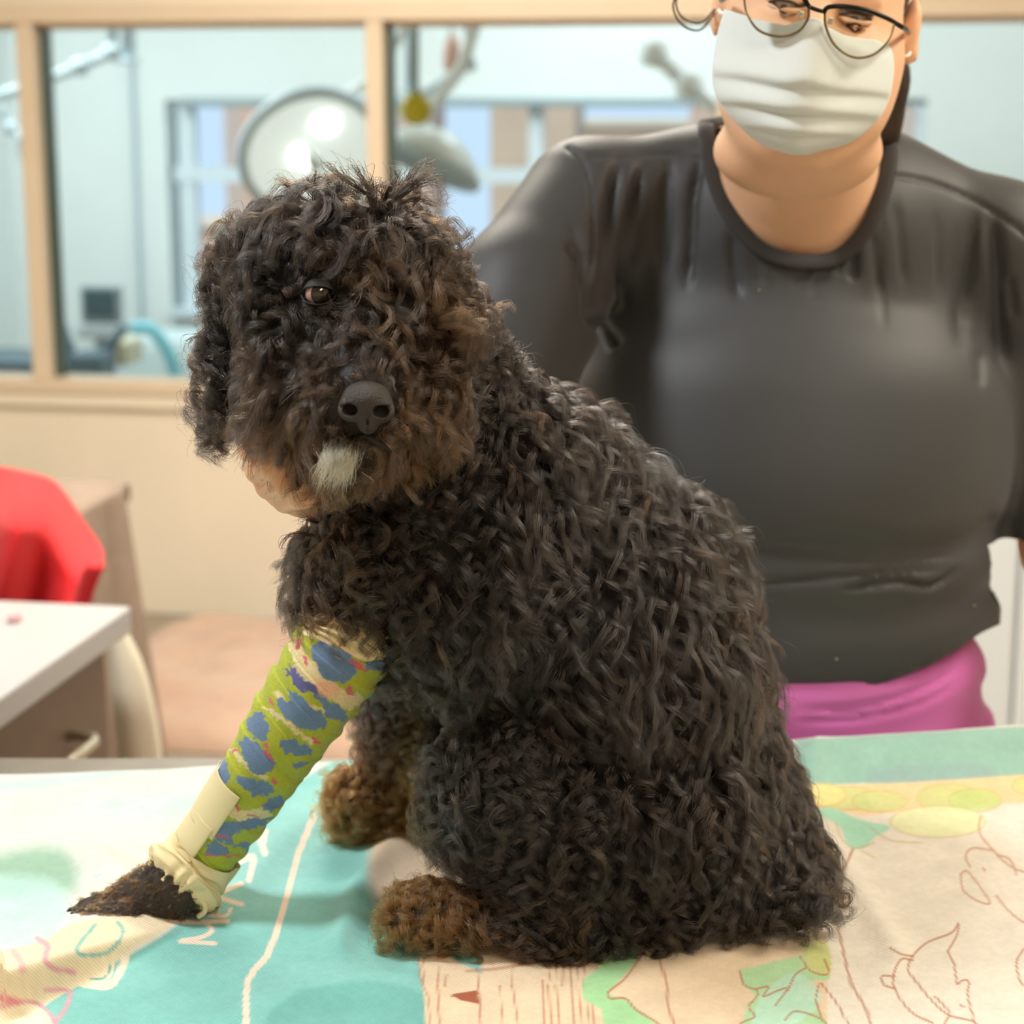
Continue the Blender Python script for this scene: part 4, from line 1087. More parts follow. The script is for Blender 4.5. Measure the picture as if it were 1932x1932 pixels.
# tape patches on the left front of the wrap (two pieces)
def rad_at(i): 
    S = (i - iW) / (iC - iW); return 0.0372 - 0.0120 * S + 0.0015 * math.sin(S * 6)
def tape(i0, i1, t0, t1, r_):
    o = wrap_mesh('tape_patch', i0, i1, lambda S: np.interp(S, [0, 1], [rad_at(i0), rad_at(i1)]) + 0.0024 + 0.0 * S, lambda S, TH: 0.0005 * np.sin(S * 5 + TH * 3) + r_ * S, 40, 36, None, M_tape, leg, t0, t1, False)
    md = o.modifiers.new('t', 'SOLIDIFY'); md.thickness = 0.0008; md.offset = 1
tape(at_y(1478), at_y(1560), 0.0, 1.6, 0.0)
tape(at_y(1545), at_y(1618), 0.12, 1.8, 0.0006)
# top stocking bunched up
def cuff_disp(sc, amp, fl):
    def f(S, TH):
        ph = S * sc + 0.35 * np.sin(TH * 2 + S * 7) + 0.2 * np.sin(TH * 5)
        return amp * np.sin(ph * 2 * math.pi) * (0.6 + 0.4 * np.sin(TH * 3 + S * 13)) + fl(S, TH)
    return f
wrap_mesh('stocking_cuff', 0, iW + 6, lambda S: 0.0335 + 0.003 * S, cuff_disp(4.2, 0.0028, lambda S, TH: -0.006 * np.clip(1 - S * 5, 0, 1)), 120, 120, None, M_pad, leg)
wrap_mesh('padding_cuff', iC - 4, 199, lambda S: 0.0285 + 0.0005 * S + 0.006 * np.exp(-((S - 0.6) / 0.25) ** 2), cuff_disp(2.6, 0.0022, lambda S, TH: -0.007 * np.clip(S * 6 - 5, 0, 1) + 0.0018 * np.sin(TH * 11 + 3 * np.sin(TH * 4)) * S ** 2), 120, 160, None, M_pad, leg)
# frayed loop of padding behind the paw and ragged tufts at the top edge of the cuff
tube('loose_strand', spline([PD(352, 1700, 1.462), PD(372, 1698, 1.455), PD(386, 1706, 1.452), PD(386, 1720, 1.452), PD(374, 1730, 1.453)], 20), 0.0022, M_pad, leg, 8)
ft = []
for k in range(26):
    i = int(168 + k * 1.1); ax_ = axis[min(i, 199)]
    sd = Vector((-0.83, 0.0, 0.5)).normalized()
    b0 = Vector(ax_) + sd * 0.026 + Vector((0, rs.uniform(-.01, .004), 0))
    d_ = Vector((rs.uniform(-1, -0.2), rs.uniform(-.5, .3), rs.uniform(-.4, 1))) * 0.006
    ft.append(tube_arrays([b0, b0 + d_ * 0.6, b0 + d_ + Vector((0, 0, 0.001))], [0.0012, 0.001, 0.0003], 6))
obj('frayed_edge', arrays_mesh('frayed_edge', ft), M_pad, leg)['kind'] = 'stuff'

# paw of the bandaged leg (its own short fur)
pawf = Field(np.array(PD(140, 1760, 1.40)) - 0.03, np.array(PD(370, 1600, 1.56)) + 0.04, 0.0016)
def TP(px, py, up): 
    q = T(px, py, TZ); q.z = TZ; g = zf(q.x, q.y); q2 = T(px, py, g + up); return q2
W0 = Vector(axis[188])
wr = PD(300, 1688, 1.472)
pawf.cone(W0, wr, 0.027, 0.026, 0.008)
pawf.cone(wr, PD(240, 1702, 1.470), 0.025, 0.018, 0.006)
toes = [((222, 1700, 1.480), (162, 1714, 1.475)), ((225, 1708, 1.470), (166, 1722, 1.466)), ((228, 1716, 1.458), (178, 1730, 1.455)), ((245, 1722, 1.448), (208, 1734, 1.446))]
for a_, b_ in toes:
    pawf.cone(PD(*a_), PD(*b_), 0.0108, 0.0080, 0.0025)
pawf.F = pawf.F
Vp, Qp = pawf.nets()
gz = floor_z(Vp[:, 0], Vp[:, 1]); 
Vp[:, 2] = np.maximum(Vp[:, 2], gz * 0 + TZ + 0.001)
paw = obj('paw', np_mesh('paw', Vp, Qp), mat('brown_black_paw_skin', (0.04, 0.026, 0.016), 0.8), dog)
PVn = vnormals(Vp, Qp)
M_claw = mat('dark_claw', (0.03, 0.022, 0.018), 0.3)
for k, (a_, b_) in enumerate(toes[:3]):
    q = PD(*b_); d = (PD(*b_) - PD(*a_)).normalized()
    pts = [q + d * 0.004 + Vector((0, 0, 0.001)), q + d * 0.012 + Vector((0, 0, 0.0012)), q + d * 0.0185 + Vector((0, 0, -0.0025))]
    tube('claw', pts, [0.0034, 0.0027, 0.0006], M_claw if k < 2 else mat('pale_claw', (0.75, 0.68, 0.55), 0.3), paw, 8)

# ------------------------------------------------------------------ coat
def hair_mat():
    m = bpy.data.materials.new('curly_dog_hair'); m.use_nodes = True
    N, L = m.node_tree.nodes, m.node_tree.links
    N.remove(N['Principled BSDF'])
    h = N.new('ShaderNodeBsdfHairPrincipled'); h.model = 'CHIANG'; h.parametrization = 'COLOR'
    a = N.new('ShaderNodeAttribute'); a.attribute_name = 'hair_color'
    L.new(a.outputs['Color'], h.inputs['Color'])
    h.inputs['Roughness'].default_value = 0.21; h.inputs['Radial Roughness'].default_value = 0.32
    h.inputs['Random Roughness'].default_value = 0.3; h.inputs['Coat'].default_value = 0.0
    L.new(h.outputs[0], N['Material Output'].inputs['Surface'])
    return m
M_hair = hair_mat()
def nrm(a): return a / (np.linalg.norm(a, axis=-1, keepdims=True) + 1e-12)
def attr_at(Pp):
    """blend the fur attributes of the nearest body volumes"""
    D = []
    for p in PR:
        d = p['b'] - p['a']; L2 = d @ d
        t = np.clip(((Pp - p['a']) @ d) / L2, 0, 1)
        D.append(np.linalg.norm(Pp - p['a'] - t[:, None] * d, axis=1) - (p['ra'] + (p['rb'] - p['ra']) * t))
    D = np.array(D); Wt = np.exp(-(D - D.min(0)) / 0.012); Wt /= Wt.sum(0)
    g = lambda k: (Wt * np.array([p[k] for p in PR])[:, None]).sum(0)
    comb = np.einsum('pn,pk->nk', Wt, np.array([p['comb'] for p in PR]))
    reg = np.argmin(D, 0)
    return g('ln'), g('cr'), g('tn'), g('tan'), comb, g('lift'), reg
def sample(V, Q, Nv, dens):
    """roots on the surface; dens = locks per m2, per quad"""
    tri = np.concatenate([Q[:, [0, 1, 2]], Q[:, [0, 2, 3]]])
    a, b_, c_ = V[tri[:, 0]], V[tri[:, 1]], V[tri[:, 2]]
    ar = 0.5 * np.linalg.norm(np.cross(b_ - a, c_ - a), axis=1)
    cen = (a + b_ + c_) / 3; nn = nrm(Nv[tri].mean(1))
    w = ar * dens(cen, nn)
    tot = int(w.sum()); pick = rs.choice(len(tri), tot, p=w / w.sum())
    r1 = np.sqrt(rs.rand(tot)); r2 = rs.rand(tot)
    w0, w1, w2 = (1 - r1)[:, None], (r1 * (1 - r2))[:, None], (r1 * r2)[:, None]
    return w0 * a[pick] + w1 * b_[pick] + w2 * c_[pick], nrm(w0 * Nv[tri[pick, 0]] + w1 * Nv[tri[pick, 1]] + w2 * Nv[tri[pick, 2]])
def make_locks(roots, nor, ln, cr, tn, comb, lift, NH, NPT, spread, frizz=0.0016, tip=0.35, grav=0.5):
    n = len(roots)
    t = comb - nor * (comb * nor).sum(1)[:, None]
    t = nrm(t + rs.normal(0, 0.16, t.shape) * 1.0); t = nrm(t - nor * (t * nor).sum(1)[:, None] * 0.9)
    L_ = ln * rs.uniform(0.72, 1.25, n)
    s = np.linspace(0, 1, NPT)
    # centre line
    dirs = []
    for k in range(NPT - 1):
        q = (k + 0.5) / (NPT - 1)
        lf = (lift * (1.25 - 1.0 * q))[:, None]
        d = nrm(nor * lf + t * (0.35 + q) + np.array([0, 0, -1.0]) * grav * q * (1 - 0.0))
        dirs.append(d)
    dirs = np.array(dirs)
    pos = np.concatenate([np.zeros((1, n, 3)), np.cumsum(dirs * (L_ / (NPT - 1))[None, :, None], 0)]) + roots[None]
    dm = nrm(pos[-1] - pos[0]); u = nrm(np.cross(dm, nor)); v = nrm(np.cross(dm, u))
    ph0 = rs.uniform(0, 2 * math.pi, n); hand = rs.choice([-1, 1], n)
    tns = tn * rs.uniform(0.7, 1.35, n)
    R = cr * rs.uniform(0.6, 1.4, n)
    ph = ph0[None] + hand[None] * tns[None] * 2 * math.pi * s[:, None] ** 1.1
    amp = R[None] * np.clip(s[:, None] * 3.0, 0, 1)
    ctr = pos + amp[..., None] * (np.cos(ph)[..., None] * u[None] + np.sin(ph)[..., None] * v[None]) - (R * 0)[None, :, None]
    # hairs of the lock
    off = rs.normal(0, 1, (n, NH, 2)); rr = np.linalg.norm(off, axis=2, keepdims=True); off = off / (rr + 1e-9) * np.minimum(rr, 1.6) * spread
    o3 = off[..., :1] * nrm(t)[:, None, :] + off[..., 1:] * np.cross(nor, nrm(t))[:, None, :]
    conv = (1 - s) * 0.85 * (1 - tip) / 1 + tip * (0.55 + 0.5 * s ** 2)
    conv = np.maximum(conv, 0.22)
    hair = ctr.transpose(1, 0, 2)[:, None] + o3[:, :, None, :] * conv[None, None, :, None]
    # individual waviness
    fr = rs.normal(0, 1, (n, NH, 3, 3)); wild = rs.rand(n, NH) < 0.10
    am = np.where(wild, frizz * 3.2, frizz)[..., None, None]
    w = s[None, None, :, None]
    hair = hair + am * (fr[:, :, 0][:, :, None] * w + fr[:, :, 1][:, :, None] * np.sin(w * 6) * w + fr[:, :, 2][:, :, None] * np.sin(w * 13 + 1) * 0.5 * w)
    # uneven lengths
    return hair.reshape(n * NH, NPT, 3), np.repeat(np.arange(n), NH)
def curves_obj(name, Hh, colors, rad, parent, m=M_hair):
    n, k, _ = Hh.shape
    if n == 0: return None
    print(name, n, k, flush=True)
    hc = bpy.data.hair_curves.new(name)
    hc.add_curves([k] * n)
    hc.attributes['position'].data.foreach_set('vector', Hh.astype(np.float32).ravel())
    ra = hc.attributes.new('radius', 'FLOAT', 'POINT')
    prof = np.interp(np.linspace(0, 1, k), [0, 0.6, 1], [1, 0.85, 0.25])
    r_ = np.broadcast_to(np.asarray(rad, float).reshape(-1, 1), (n, 1)) * prof[None]
    ra.data.foreach_set('value', r_.astype(np.float32).ravel())
    ca = hc.attributes.new('hair_color', 'FLOAT_COLOR', 'CURVE')
    c4 = np.ones((n, 4), np.float32); c4[:, :3] = colors
    ca.data.foreach_set('color', c4.ravel())
    hc.materials.append(m)
    o = bpy.data.objects.new(name, hc); COL.objects.link(o)
    o.parent = parent
    mm = Matrix.Identity(4); q = parent; ch = []
    while q is not None: ch.append(q); q = q.parent
    for q in reversed(ch): mm = mm @ q.matrix_parent_inverse @ q.matrix_basis
    o.matrix_parent_inverse = mm.inverted()
    return o
def vis(cen, nn):
    d = cen - np.array([0, 0, CAM_Z]); d = d / np.linalg.norm(d, axis=1)[:, None]
    f = -(d * nn).sum(1)
    return np.where(f > -0.25, 1.0, 0.28)
NPT = 14
def dens(cen, nn):
    z = np.clip((cen[:, 2] - (TZ + 0.012)) / 0.01, 0, 1)
    x = 14500 * vis(cen, nn) * z
    U, W = proj(cen)
    face = (U < 900) & (W < 960)
    x = np.where(face, x * 1.25, x)
    foot = (W > 1400) & (U < 1010)
    x = np.where(foot, x * 1.9, x)
    # bare spots: the nose, the eye sockets, the bandaged arm, the hand's grip
    dn = np.linalg.norm(cen - np.array(NC), axis=1); x = np.where(dn < 0.023, 0, x)
    for e_ in (EYE,):
        de = np.linalg.norm(cen - np.array(e_), axis=1); x = np.where(de < 0.011, 0, x)
    return x
roots, nor = sample(BV, BQ, BN, dens)
ln, cr, tn, tan_, comb, lift, reg = attr_at(roots)
U, W = proj(roots)
# face flow: hair leaves the nose bridge and falls outwards
mz = np.exp(-((U - 690) ** 2 + (W - 690) ** 2) / (2 * 150 ** 2)) * (roots[:, 1] < 1.45 - DSH)
rad_dir = np.stack([(U - 690) / 200, np.full(len(U), -0.15), -(W - 640) / 200], -1)
comb = comb * (1 - mz[:, None] * 0.8) + nrm(rad_dir) * mz[:, None] * 0.8
# shorter around the nose and the visible eye
dn = np.linalg.norm(roots - np.array(NC), axis=1); ln = ln * np.clip((dn - 0.010) / 0.040, 0.22, 1)
de = np.linalg.norm(roots - np.array(EYE), axis=1); near = np.clip((de - 0.006) / 0.035, 0.18, 1); ln = ln * near
away = nrm(roots - np.array(EYE)); ew = np.clip(1 - (de - 0.008) / 0.035, 0, 1)[:, None]; comb = comb * (1 - ew) + (away + np.array([-0.3, 0, 0])) * ew
# crown falls apart from a parting
cw = np.exp(-((W - 430) / 110) ** 2) * (W < 620) * (U < 950)
comb[:, 0] += cw * (U - 690) / 170 * 0.9; comb[:, 1] -= cw * 0.3
cl = 0.78 + 0.62 * vnoise(U, W, 95.0, 31) + 0.25 * (vnoise(U, W, 40.0, 32) - 0.5)
ln = ln * cl; cr = cr * (0.7 + 0.7 * vnoise(U, W, 70.0, 33))
comb = comb + 0.55 * np.stack([vnoise(U, W, 75.0, 34) - 0.5, vnoise(U, W, 75.0, 35) - 0.5, 0.6 * (vnoise(U, W, 75.0, 36) - 0.5)], -1)
hairs, li = make_locks(roots, nor, ln, cr, tn, comb, lift, 26, NPT, 0.0030, 0.0011, 0.30)
# rooted colours
def colour(li, tan_, nl, n):
    nb = np.array([0.0075, 0.0062, 0.0054]); gb = np.array([0.028, 0.026, 0.026]); tb = np.array([0.200, 0.085, 0.022]); rb_ = np.array([0.060, 0.026, 0.010])
    t = tan_[li] + rs.normal(0, 0.12, nl)[li] + rs.normal(0, 0.06, n)
    t = np.clip(t, 0, 1)[:, None]
    g = np.clip(rs.normal(0.25, 0.30, nl)[li] + rs.normal(0, 0.12, n), 0, 1)[:, None]
    base = nb * (1 - g) + gb * g
    tn_ = rb_ * (1 - t) + tb * t
    return base * (1 - t) + tn_ * t
col = colour(li, tan_, len(roots), len(hairs))
# forehead gingery streaks
HU, HW = proj(hairs[:, 0])
st = np.exp(-((HU - 690) / 60) ** 2 - ((HW - 520) / 60) ** 2) + np.exp(-((HU - 790) / 50) ** 2 - ((HW - 560) / 70) ** 2) + 0.6 * np.exp(-((HU - 800) / 40) ** 2 - ((HW - 700) / 120) ** 2)
st = np.clip(st * 0.28 * rs.uniform(0.2, 1.3, len(roots))[li], 0, 0.85)[:, None]
col = col * (1 - st) + np.array([0.16, 0.075, 0.022]) * st
bk = np.exp(-((HU - 1120) / 190) ** 2 - ((HW - 980) / 260) ** 2)[:, None] * rs.uniform(0, 1, len(roots))[li][:, None] * 0.75; col = col * (1 - bk) + np.array([0.060, 0.058, 0.062]) * bk  # grey sheen of the upper back painted into the hair colour
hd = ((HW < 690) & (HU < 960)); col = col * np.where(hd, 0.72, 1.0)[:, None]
reg_h = reg[li]
# inside of rear foreleg and the knee edge: golden
gd = (np.exp(-((HU - 795) / 30) ** 2 - ((HW - 1450) / 110) ** 2) * 0.9)[:, None]
col = col * (1 - gd) + np.array([0.25, 0.13, 0.035]) * gd
# trim: nothing across the eye or the nose, nothing below the cloth
def trim(Hh, keep):
    g = floor_z(Hh[..., 0].ravel(), Hh[..., 1].ravel()).reshape(Hh.shape[:2])
    on = (Hh[..., 0] > TX0)
    Hh[..., 2] = np.where(on, np.maximum(Hh[..., 2], g + 0.0006 + 0.0012 * rs.rand(*Hh.shape[:2])), Hh[..., 2])
    for c_, gz_, r0, ln_ in ((np.array(EYE), np.array([0.15, -1, -0.02]), 0.0062, 0.06), (np.array(NP_(0, -0.001, 0)), np.array([0, -1, 0.0]), 0.0165, 0.05)):
        gz_ = gz_ / np.linalg.norm(gz_)
        q = Hh - c_; al = q @ gz_; pr = np.linalg.norm(q - al[..., None] * gz_, axis=-1)
        bad = ((al > -0.012) & (al < ln_) & (pr < r0)).any(1)
        keep &= ~bad
    return keep
keep = np.ones(len(hairs), bool)
keep = trim(hairs, keep)
# keep the bandage clear
q = hairs[:, -1]; ds = np.full(len(q), 1.0)
for k in range(14, 200, 6): ds = np.minimum(ds, np.linalg.norm(q - axis[k], axis=1))
keep &= ~((ds < 0.040) & (HW > 1140) & (HU < 720))
rd = rs.uniform(0.00011, 0.00018, len(hairs))
names = [p['reg'] for p in PR]
rn = np.array(names)[reg_h]
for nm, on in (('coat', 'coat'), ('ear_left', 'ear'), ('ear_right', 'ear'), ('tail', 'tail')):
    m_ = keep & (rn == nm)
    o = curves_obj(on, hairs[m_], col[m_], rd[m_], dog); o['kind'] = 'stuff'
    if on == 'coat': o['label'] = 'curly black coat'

# special locks: long strands
def strands(name, pts_list, NH, spread, colr, rad, label=None, tipc=0.5, fz=0.0012):
    Hs, Cs = [], []
    for pts in pts_list:
        c_ = spline([PD(*p) for p in pts], 18)
        tt = np.linspace(0, 1, 18)
        of = rs.normal(0, 1, (NH, 3)) * spread
        fr = rs.normal(0, 1, (NH, 2, 3)) * fz
        sc_ = rs.uniform(0.7, 1.0, NH)
        for h in range(NH):
            t2 = tt * sc_[h]
            cc = np.stack([np.interp(t2, tt, c_[:, k]) for k in range(3)], -1)
            Hs.append(cc + of[h] * (1 - tt * (1 - tipc))[:, None] + fr[h, 0] * tt[:, None] + fr[h, 1] * np.sin(tt * 7)[:, None] * tt[:, None])
            Cs.append(np.array(colr) * rs.uniform(0.75, 1.25))
    Hs = np.array(Hs); Cs = np.array(Cs)
    o = curves_obj(name, Hs, Cs, np.full(len(Hs), rad), dog); o['kind'] = 'stuff'
    if label: o['label'] = label
    return o
dk = (0.020, 0.015, 0.012)
top = [[(690, 365, 1.42), (665, 345, 1.41), (640, 328, 1.41), (622, 309, 1.41), (598, 306, 1.41)],
       [(700, 375, 1.42), (690, 345, 1.42), (672, 318, 1.42), (650, 302, 1.42)],
       [(610, 362, 1.42), (598, 352, 1.42), (595, 338, 1.42), (602, 328, 1.42)],
       [(708, 392, 1.41), (704, 370, 1.41), (706, 352, 1.41), (700, 340, 1.41)],
       [(722, 378, 1.41), (735, 355, 1.40), (750, 335, 1.40), (742, 318, 1.40), (730, 312, 1.40)],
       [(745, 380, 1.41), (770, 358, 1.41), (800, 342, 1.41), (828, 345, 1.41), (830, 370, 1.41)],
       [(750, 385, 1.41), (785, 372, 1.41), (820, 378, 1.41), (858, 375, 1.41)],
       [(740, 375, 1.41), (775, 345, 1.41), (805, 325, 1.41), (825, 330, 1.41)],
       [(735, 372, 1.41), (770, 340, 1.42), (800, 312, 1.42), (825, 305, 1.42)],
       [(780, 385, 1.42), (790, 370, 1.42), (785, 355, 1.42), (775, 345, 1.42)]]
strands('topknot', top, 30, 0.0010, (0.006, 0.004, 0.003), 0.00022, 'wispy topknot strands', 0.35, 0.0032)
side = [[(420, 590, 1.45), (395, 615, 1.45), (370, 640, 1.45), (360, 665, 1.45)], [(400, 640, 1.45), (375, 635, 1.45), (352, 645, 1.45), (345, 670, 1.45)],
        [(395, 690, 1.45), (370, 680, 1.45), (352, 690, 1.45)], [(400, 700, 1.45), (380, 710, 1.45), (362, 706, 1.45)],
        [(450, 500, 1.44), (425, 495, 1.44), (415, 478, 1.44), (420, 462, 1.44)], [(440, 540, 1.44), (412, 530, 1.44), (400, 512, 1.44), (405, 495, 1.44)],
        [(590, 1010, 1.46), (560, 1005, 1.45), (540, 1012, 1.45), (532, 1030, 1.45), (545, 1045, 1.45)], [(600, 1040, 1.46), (575, 1050, 1.45), (558, 1060, 1.45)],
        [(610, 1060, 1.46), (590, 1085, 1.45), (560, 1100, 1.45)], [(600, 985, 1.46), (575, 978, 1.45), (560, 985, 1.45)]]
strands('loose_curl', side, 14, 0.0009, (0.008, 0.005, 0.004), 0.00018, None, 0.5, 0.002)
# pale chin tuft
tf = []
for k in range(44):
    x = 640 + rs.uniform(-26, 40); y = 838 + rs.uniform(-10, 18) + abs(x - 665) * 0.1
    ex = x - 18 + rs.uniform(-26, 16); ey = y + rs.uniform(50, 84)
    tf.append([(x, y, 1.345), ((x + ex) / 2 + rs.uniform(-6, 14), (y + ey) / 2, 1.333), (ex, ey, 1.345)])
strands('chin_tuft', tf, 11, 0.0026, (0.74, 0.58, 0.30), 0.00015, 'pale cream tuft of hair on the chin', 0.5, 0.0009)
# a few pale whiskers
wh = [[(735, 710, 1.33), (742, 722, 1.322), (745, 740, 1.32), (742, 757, 1.322)], [(800, 770, 1.37), (840, 768, 1.36), (875, 764, 1.36)], [(680, 890, 1.35), (700, 905, 1.345), (702, 918, 1.345)]]
strands('whisker', wh, 2, 0.0006, (0.5, 0.42, 0.3), 0.00014)

# paw fur
def dens2(cen, nn):
    U, W = proj(cen)
    x = 60000 * vis(cen, nn) * np.clip((cen[:, 2] - (TZ + 0.003)) / 0.003, 0, 1)
    return np.where(U < 385, x, x * 0.0)
r2, n2_ = sample(Vp, Qp, PVn, dens2)
m = len(r2)
pc = np.tile(np.array([-0.85, -0.05, -0.35]), (m, 1))
h2, l2 = make_locks(r2, n2_, np.full(m, 0.0050), np.full(m, 0.0006), np.full(m, 0.8), pc, np.full(m, 0.30), 7, 8, 0.0010, 0.0006, 0.4, 0.2)
U2, W2 = proj(r2)
tq = np.clip(0.25 + 0.75 * (vnoise(U2, W2, 22, 5) - 0.45) * 2.2, 0, 1)
c2 = colour(l2, tq * 0.7, m, len(h2))
k2 = trim(h2, np.ones(len(h2), bool))
o = curves_obj('paw_fur', h2[k2], c2[k2], np.full(k2.sum(), 0.00014), paw); o['kind'] = 'stuff'
print('hairs', len(hairs), len(h2))
# ================================================================== the person holding the dog
PY = 0.0
per = empty('person', (0.27, 1.98, 0), 'person in glasses, blue face mask and dark grey t-shirt holding the dog', 'person')
M_body = mat('warm_skin', (0.88, 0.53, 0.33), 0.5, sss=0.25, noise=0.06, nscale=40)
M_shirt = mat('dark_grey_stretch_shirt', (0.045, 0.047, 0.050), 0.54, spec=0.42, sheen=0.12, bump=0.12, bscale=900, bdist=0.0004)
M_collar = mat('dark_ribbed_collar', (0.030, 0.027, 0.026), 0.8, sheen=0.05)
M_pants = mat('orchid_pink_fabric', (0.70, 0.16, 0.52), 0.7, sheen=0.3)

lo = np.array((-0.26, 1.32, 0.0)); hi = np.array((0.76, 2.26, 1.86))
def torso(f, g, k=0.03):
    """trunk volumes, grown by g"""
    f.ell(P(1490, 560, 2.03), (0.215 + g, 0.120 + g, 0.165 + g), k)
    f.ell(P(1490, 800, 1.995), (0.232 + g, 0.168 + g, 0.165 + g), k)
    f.ell(P(1480, 900, 1.985), (0.225 + g, 0.168 + g, 0.120 + g), k)
    f.ell(P(1487, 1010, 1.985), (0.221 + g, 0.156 + g, 0.140 + g), 0.02)
    f.ell(P(1485, 1145, 1.985), (0.220 + g, 0.150 + g, 0.092 + g), 0.012)
    f.cone(P(1450, 330, 2.02), P(1120, 368, 2.00), 0.058 + g, 0.045 + g, k)
    f.cone(P(1590, 340, 2.02), P(1880, 452, 2.00), 0.058 + g, 0.048 + g, k)
    f.cone(P(1450, 420, 2.00), P(1600, 440, 2.00), 0.09 + g, 0.09 + g, k)
ARM_L = [P(1105, 392, 1.985), P(992, 575, 1.90), P(918, 810, 1.79)]       # photo left, her right
ARM_R = [P(1890, 465, 2.00), P(1965, 740, 2.00), P(2000, 1000, 1.96)]
HS = 0.06
WR = P(690, 930, 1.57); 
f = Field(lo, hi, 0.0055)
torso(f, -0.014)
f.cone(ARM_L[0], ARM_L[1], 0.050, 0.054, 0.02); f.cone(ARM_L[1], ARM_L[2], 0.054, 0.046, 0.02)
f.cone(ARM_L[2], P(760, 880, 1.68), 0.048, 0.040, 0.02); f.cone(P(760, 880, 1.68), WR, 0.038, 0.027, 0.015)
f.cone(ARM_R[0], ARM_R[1], 0.046, 0.048, 0.02); f.cone(ARM_R[1], ARM_R[2], 0.048, 0.042, 0.02)
ER = P(2010, 1040, 1.95); WR2 = P(2080, 1300, 1.78)
f.cone(ER, WR2, 0.046, 0.028, 0.015)
# hips and legs down to the floor
f.ell((0.285, 2.03, 0.84), (0.205, 0.155, 0.16), 0.03)
for sx in (-1, 1):
    f.cone((0.285 + sx * 0.10, 2.04, 0.80), (0.285 + sx * 0.11, 2.02, 0.48), 0.105, 0.070, 0.03)
    f.cone((0.285 + sx * 0.11, 2.02, 0.48), (0.285 + sx * 0.11, 2.06, 0.10), 0.066, 0.040, 0.02)
    f.cone((0.285 + sx * 0.11, 2.07, 0.045), (0.285 + sx * 0.12, 1.92, 0.035), 0.040, 0.034, 0.02)
# neck and head
f.cone(P(1500, 350, 1.98), P(1520, 190, 1.86), 0.078, 0.072, 0.02)
f.cone(P(1500, 450, 1.985), P(1500, 340, 1.94), 0.065, 0.062, 0.03)
f.cone(P(1435, 400, 1.985), P(1590, 400, 1.985), 0.060, 0.060, 0.03)
ROLL = math.radians(9)
HC = P(1545, -55, 1.79)
Rh = Matrix.Rotation(ROLL, 4, 'Y')
f.ell(HC, (0.080, 0.098, 0.100), 0.015, Rh)
f.ell(P(1530, 110, 1.765), (0.083, 0.082, 0.085), 0.02, Rh)
f.ell(P(1515, 190, 1.745), (0.074, 0.066, 0.062), 0.02, Rh)
f.ell(P(1502, 262, 1.735), (0.046, 0.045, 0.030), 0.02, Rh)
f.ell(P(1505, 285, 1.80), (0.078, 0.070, 0.045), 0.02)
# nose, brow, cheeks, sockets, ears
f.cone(P(1545, 20, 1.690), P(1528, 105, 1.664), 0.008, 0.014, 0.01)
f.ell(P(1448, 95, 1.712), (0.030, 0.024, 0.026), 0.015); f.ell(P(1610, 125, 1.712), (0.030, 0.024, 0.026), 0.015)
f.ell(P(1480, -22, 1.702), (0.022, 0.008, 0.006), 0.010); f.ell(P(1620, 2, 1.702), (0.022, 0.008, 0.006), 0.010)
f.ell(P(1478, 10, 1.688), (0.017, 0.010, 0.009), 0.006, sub=True); f.ell(P(1612, 34, 1.690), (0.017, 0.010, 0.009), 0.006, sub=True)
for (x, y, Y_) in ((1716, 60, 1.795), (1362, 5, 1.80)):
    f.ell(P(x, y, Y_), (0.009, 0.018, 0.031), 0.004, Rh)
f.cone(P(1721, 95, 1.79), P(1719, 104, 1.788), 0.007, 0.008, 0.004)
V, Q = f.nets(); del f
# the hands are modelled at a finer step and welded into the body by overlap of the wrist
def hand(field, wrist, palm, k_pts, thumb):
    field.cone(wrist, palm, 0.026, 0.030, 0.012)
    for ch in k_pts:
        field.cone(palm + (ch[0][0] - palm) * 0.15, ch[0][0], 0.020, ch[0][1] + 0.0015, 0.008)
        for (p0, r0), (p1, r1) in zip(ch[:-1], ch[1:]):
            field.cone(p0, p1, r0, r1, 0.0035)
    for (p0, r0), (p1, r1) in zip(thumb[:-1], thumb[1:]):
        field.cone(p0, p1, r0, r1, 0.006)
palm = P(578, 905, 1.45)
fing = []
for (kx, ky, kY, mx, my, mY, tx, ty, tY) in ((498, 868, 1.410, 478, 850, 1.370, 540, 850, 1.345), (504, 892, 1.405, 488, 886, 1.360, 556, 880, 1.335),
                                            (518, 916, 1.405, 508, 916, 1.360, 578, 906, 1.335), (540, 936, 1.410, 540, 942, 1.370, 603, 930, 1.345)):
    fing.append([(P(kx, ky, kY), 0.0105), (P(mx, my, mY), 0.0098), (P((mx + tx) / 2 - 4, (my + ty) / 2, (mY + tY) / 2 - 0.012), 0.0092), (P(tx, ty, tY), 0.0080)])
thumb = [(P(600, 880, 1.48), 0.016), (P(560, 845, 1.410), 0.0135), (P(520, 822, 1.345), 0.0115), (P(505, 800, 1.360), 0.009)]
plist = [p for c in fing for p, _ in c] + [p for p, _ in thumb] + [WR, palm]
lo2 = np.min([tuple(p) for p in plist], 0) - 0.045; hi2 = np.max([tuple(p) for p in plist], 0) + 0.045
fh = Field(lo2, hi2, 0.0022)
hand(fh, WR, palm, fing, thumb)
V2, Q2 = fh.nets(); del fh
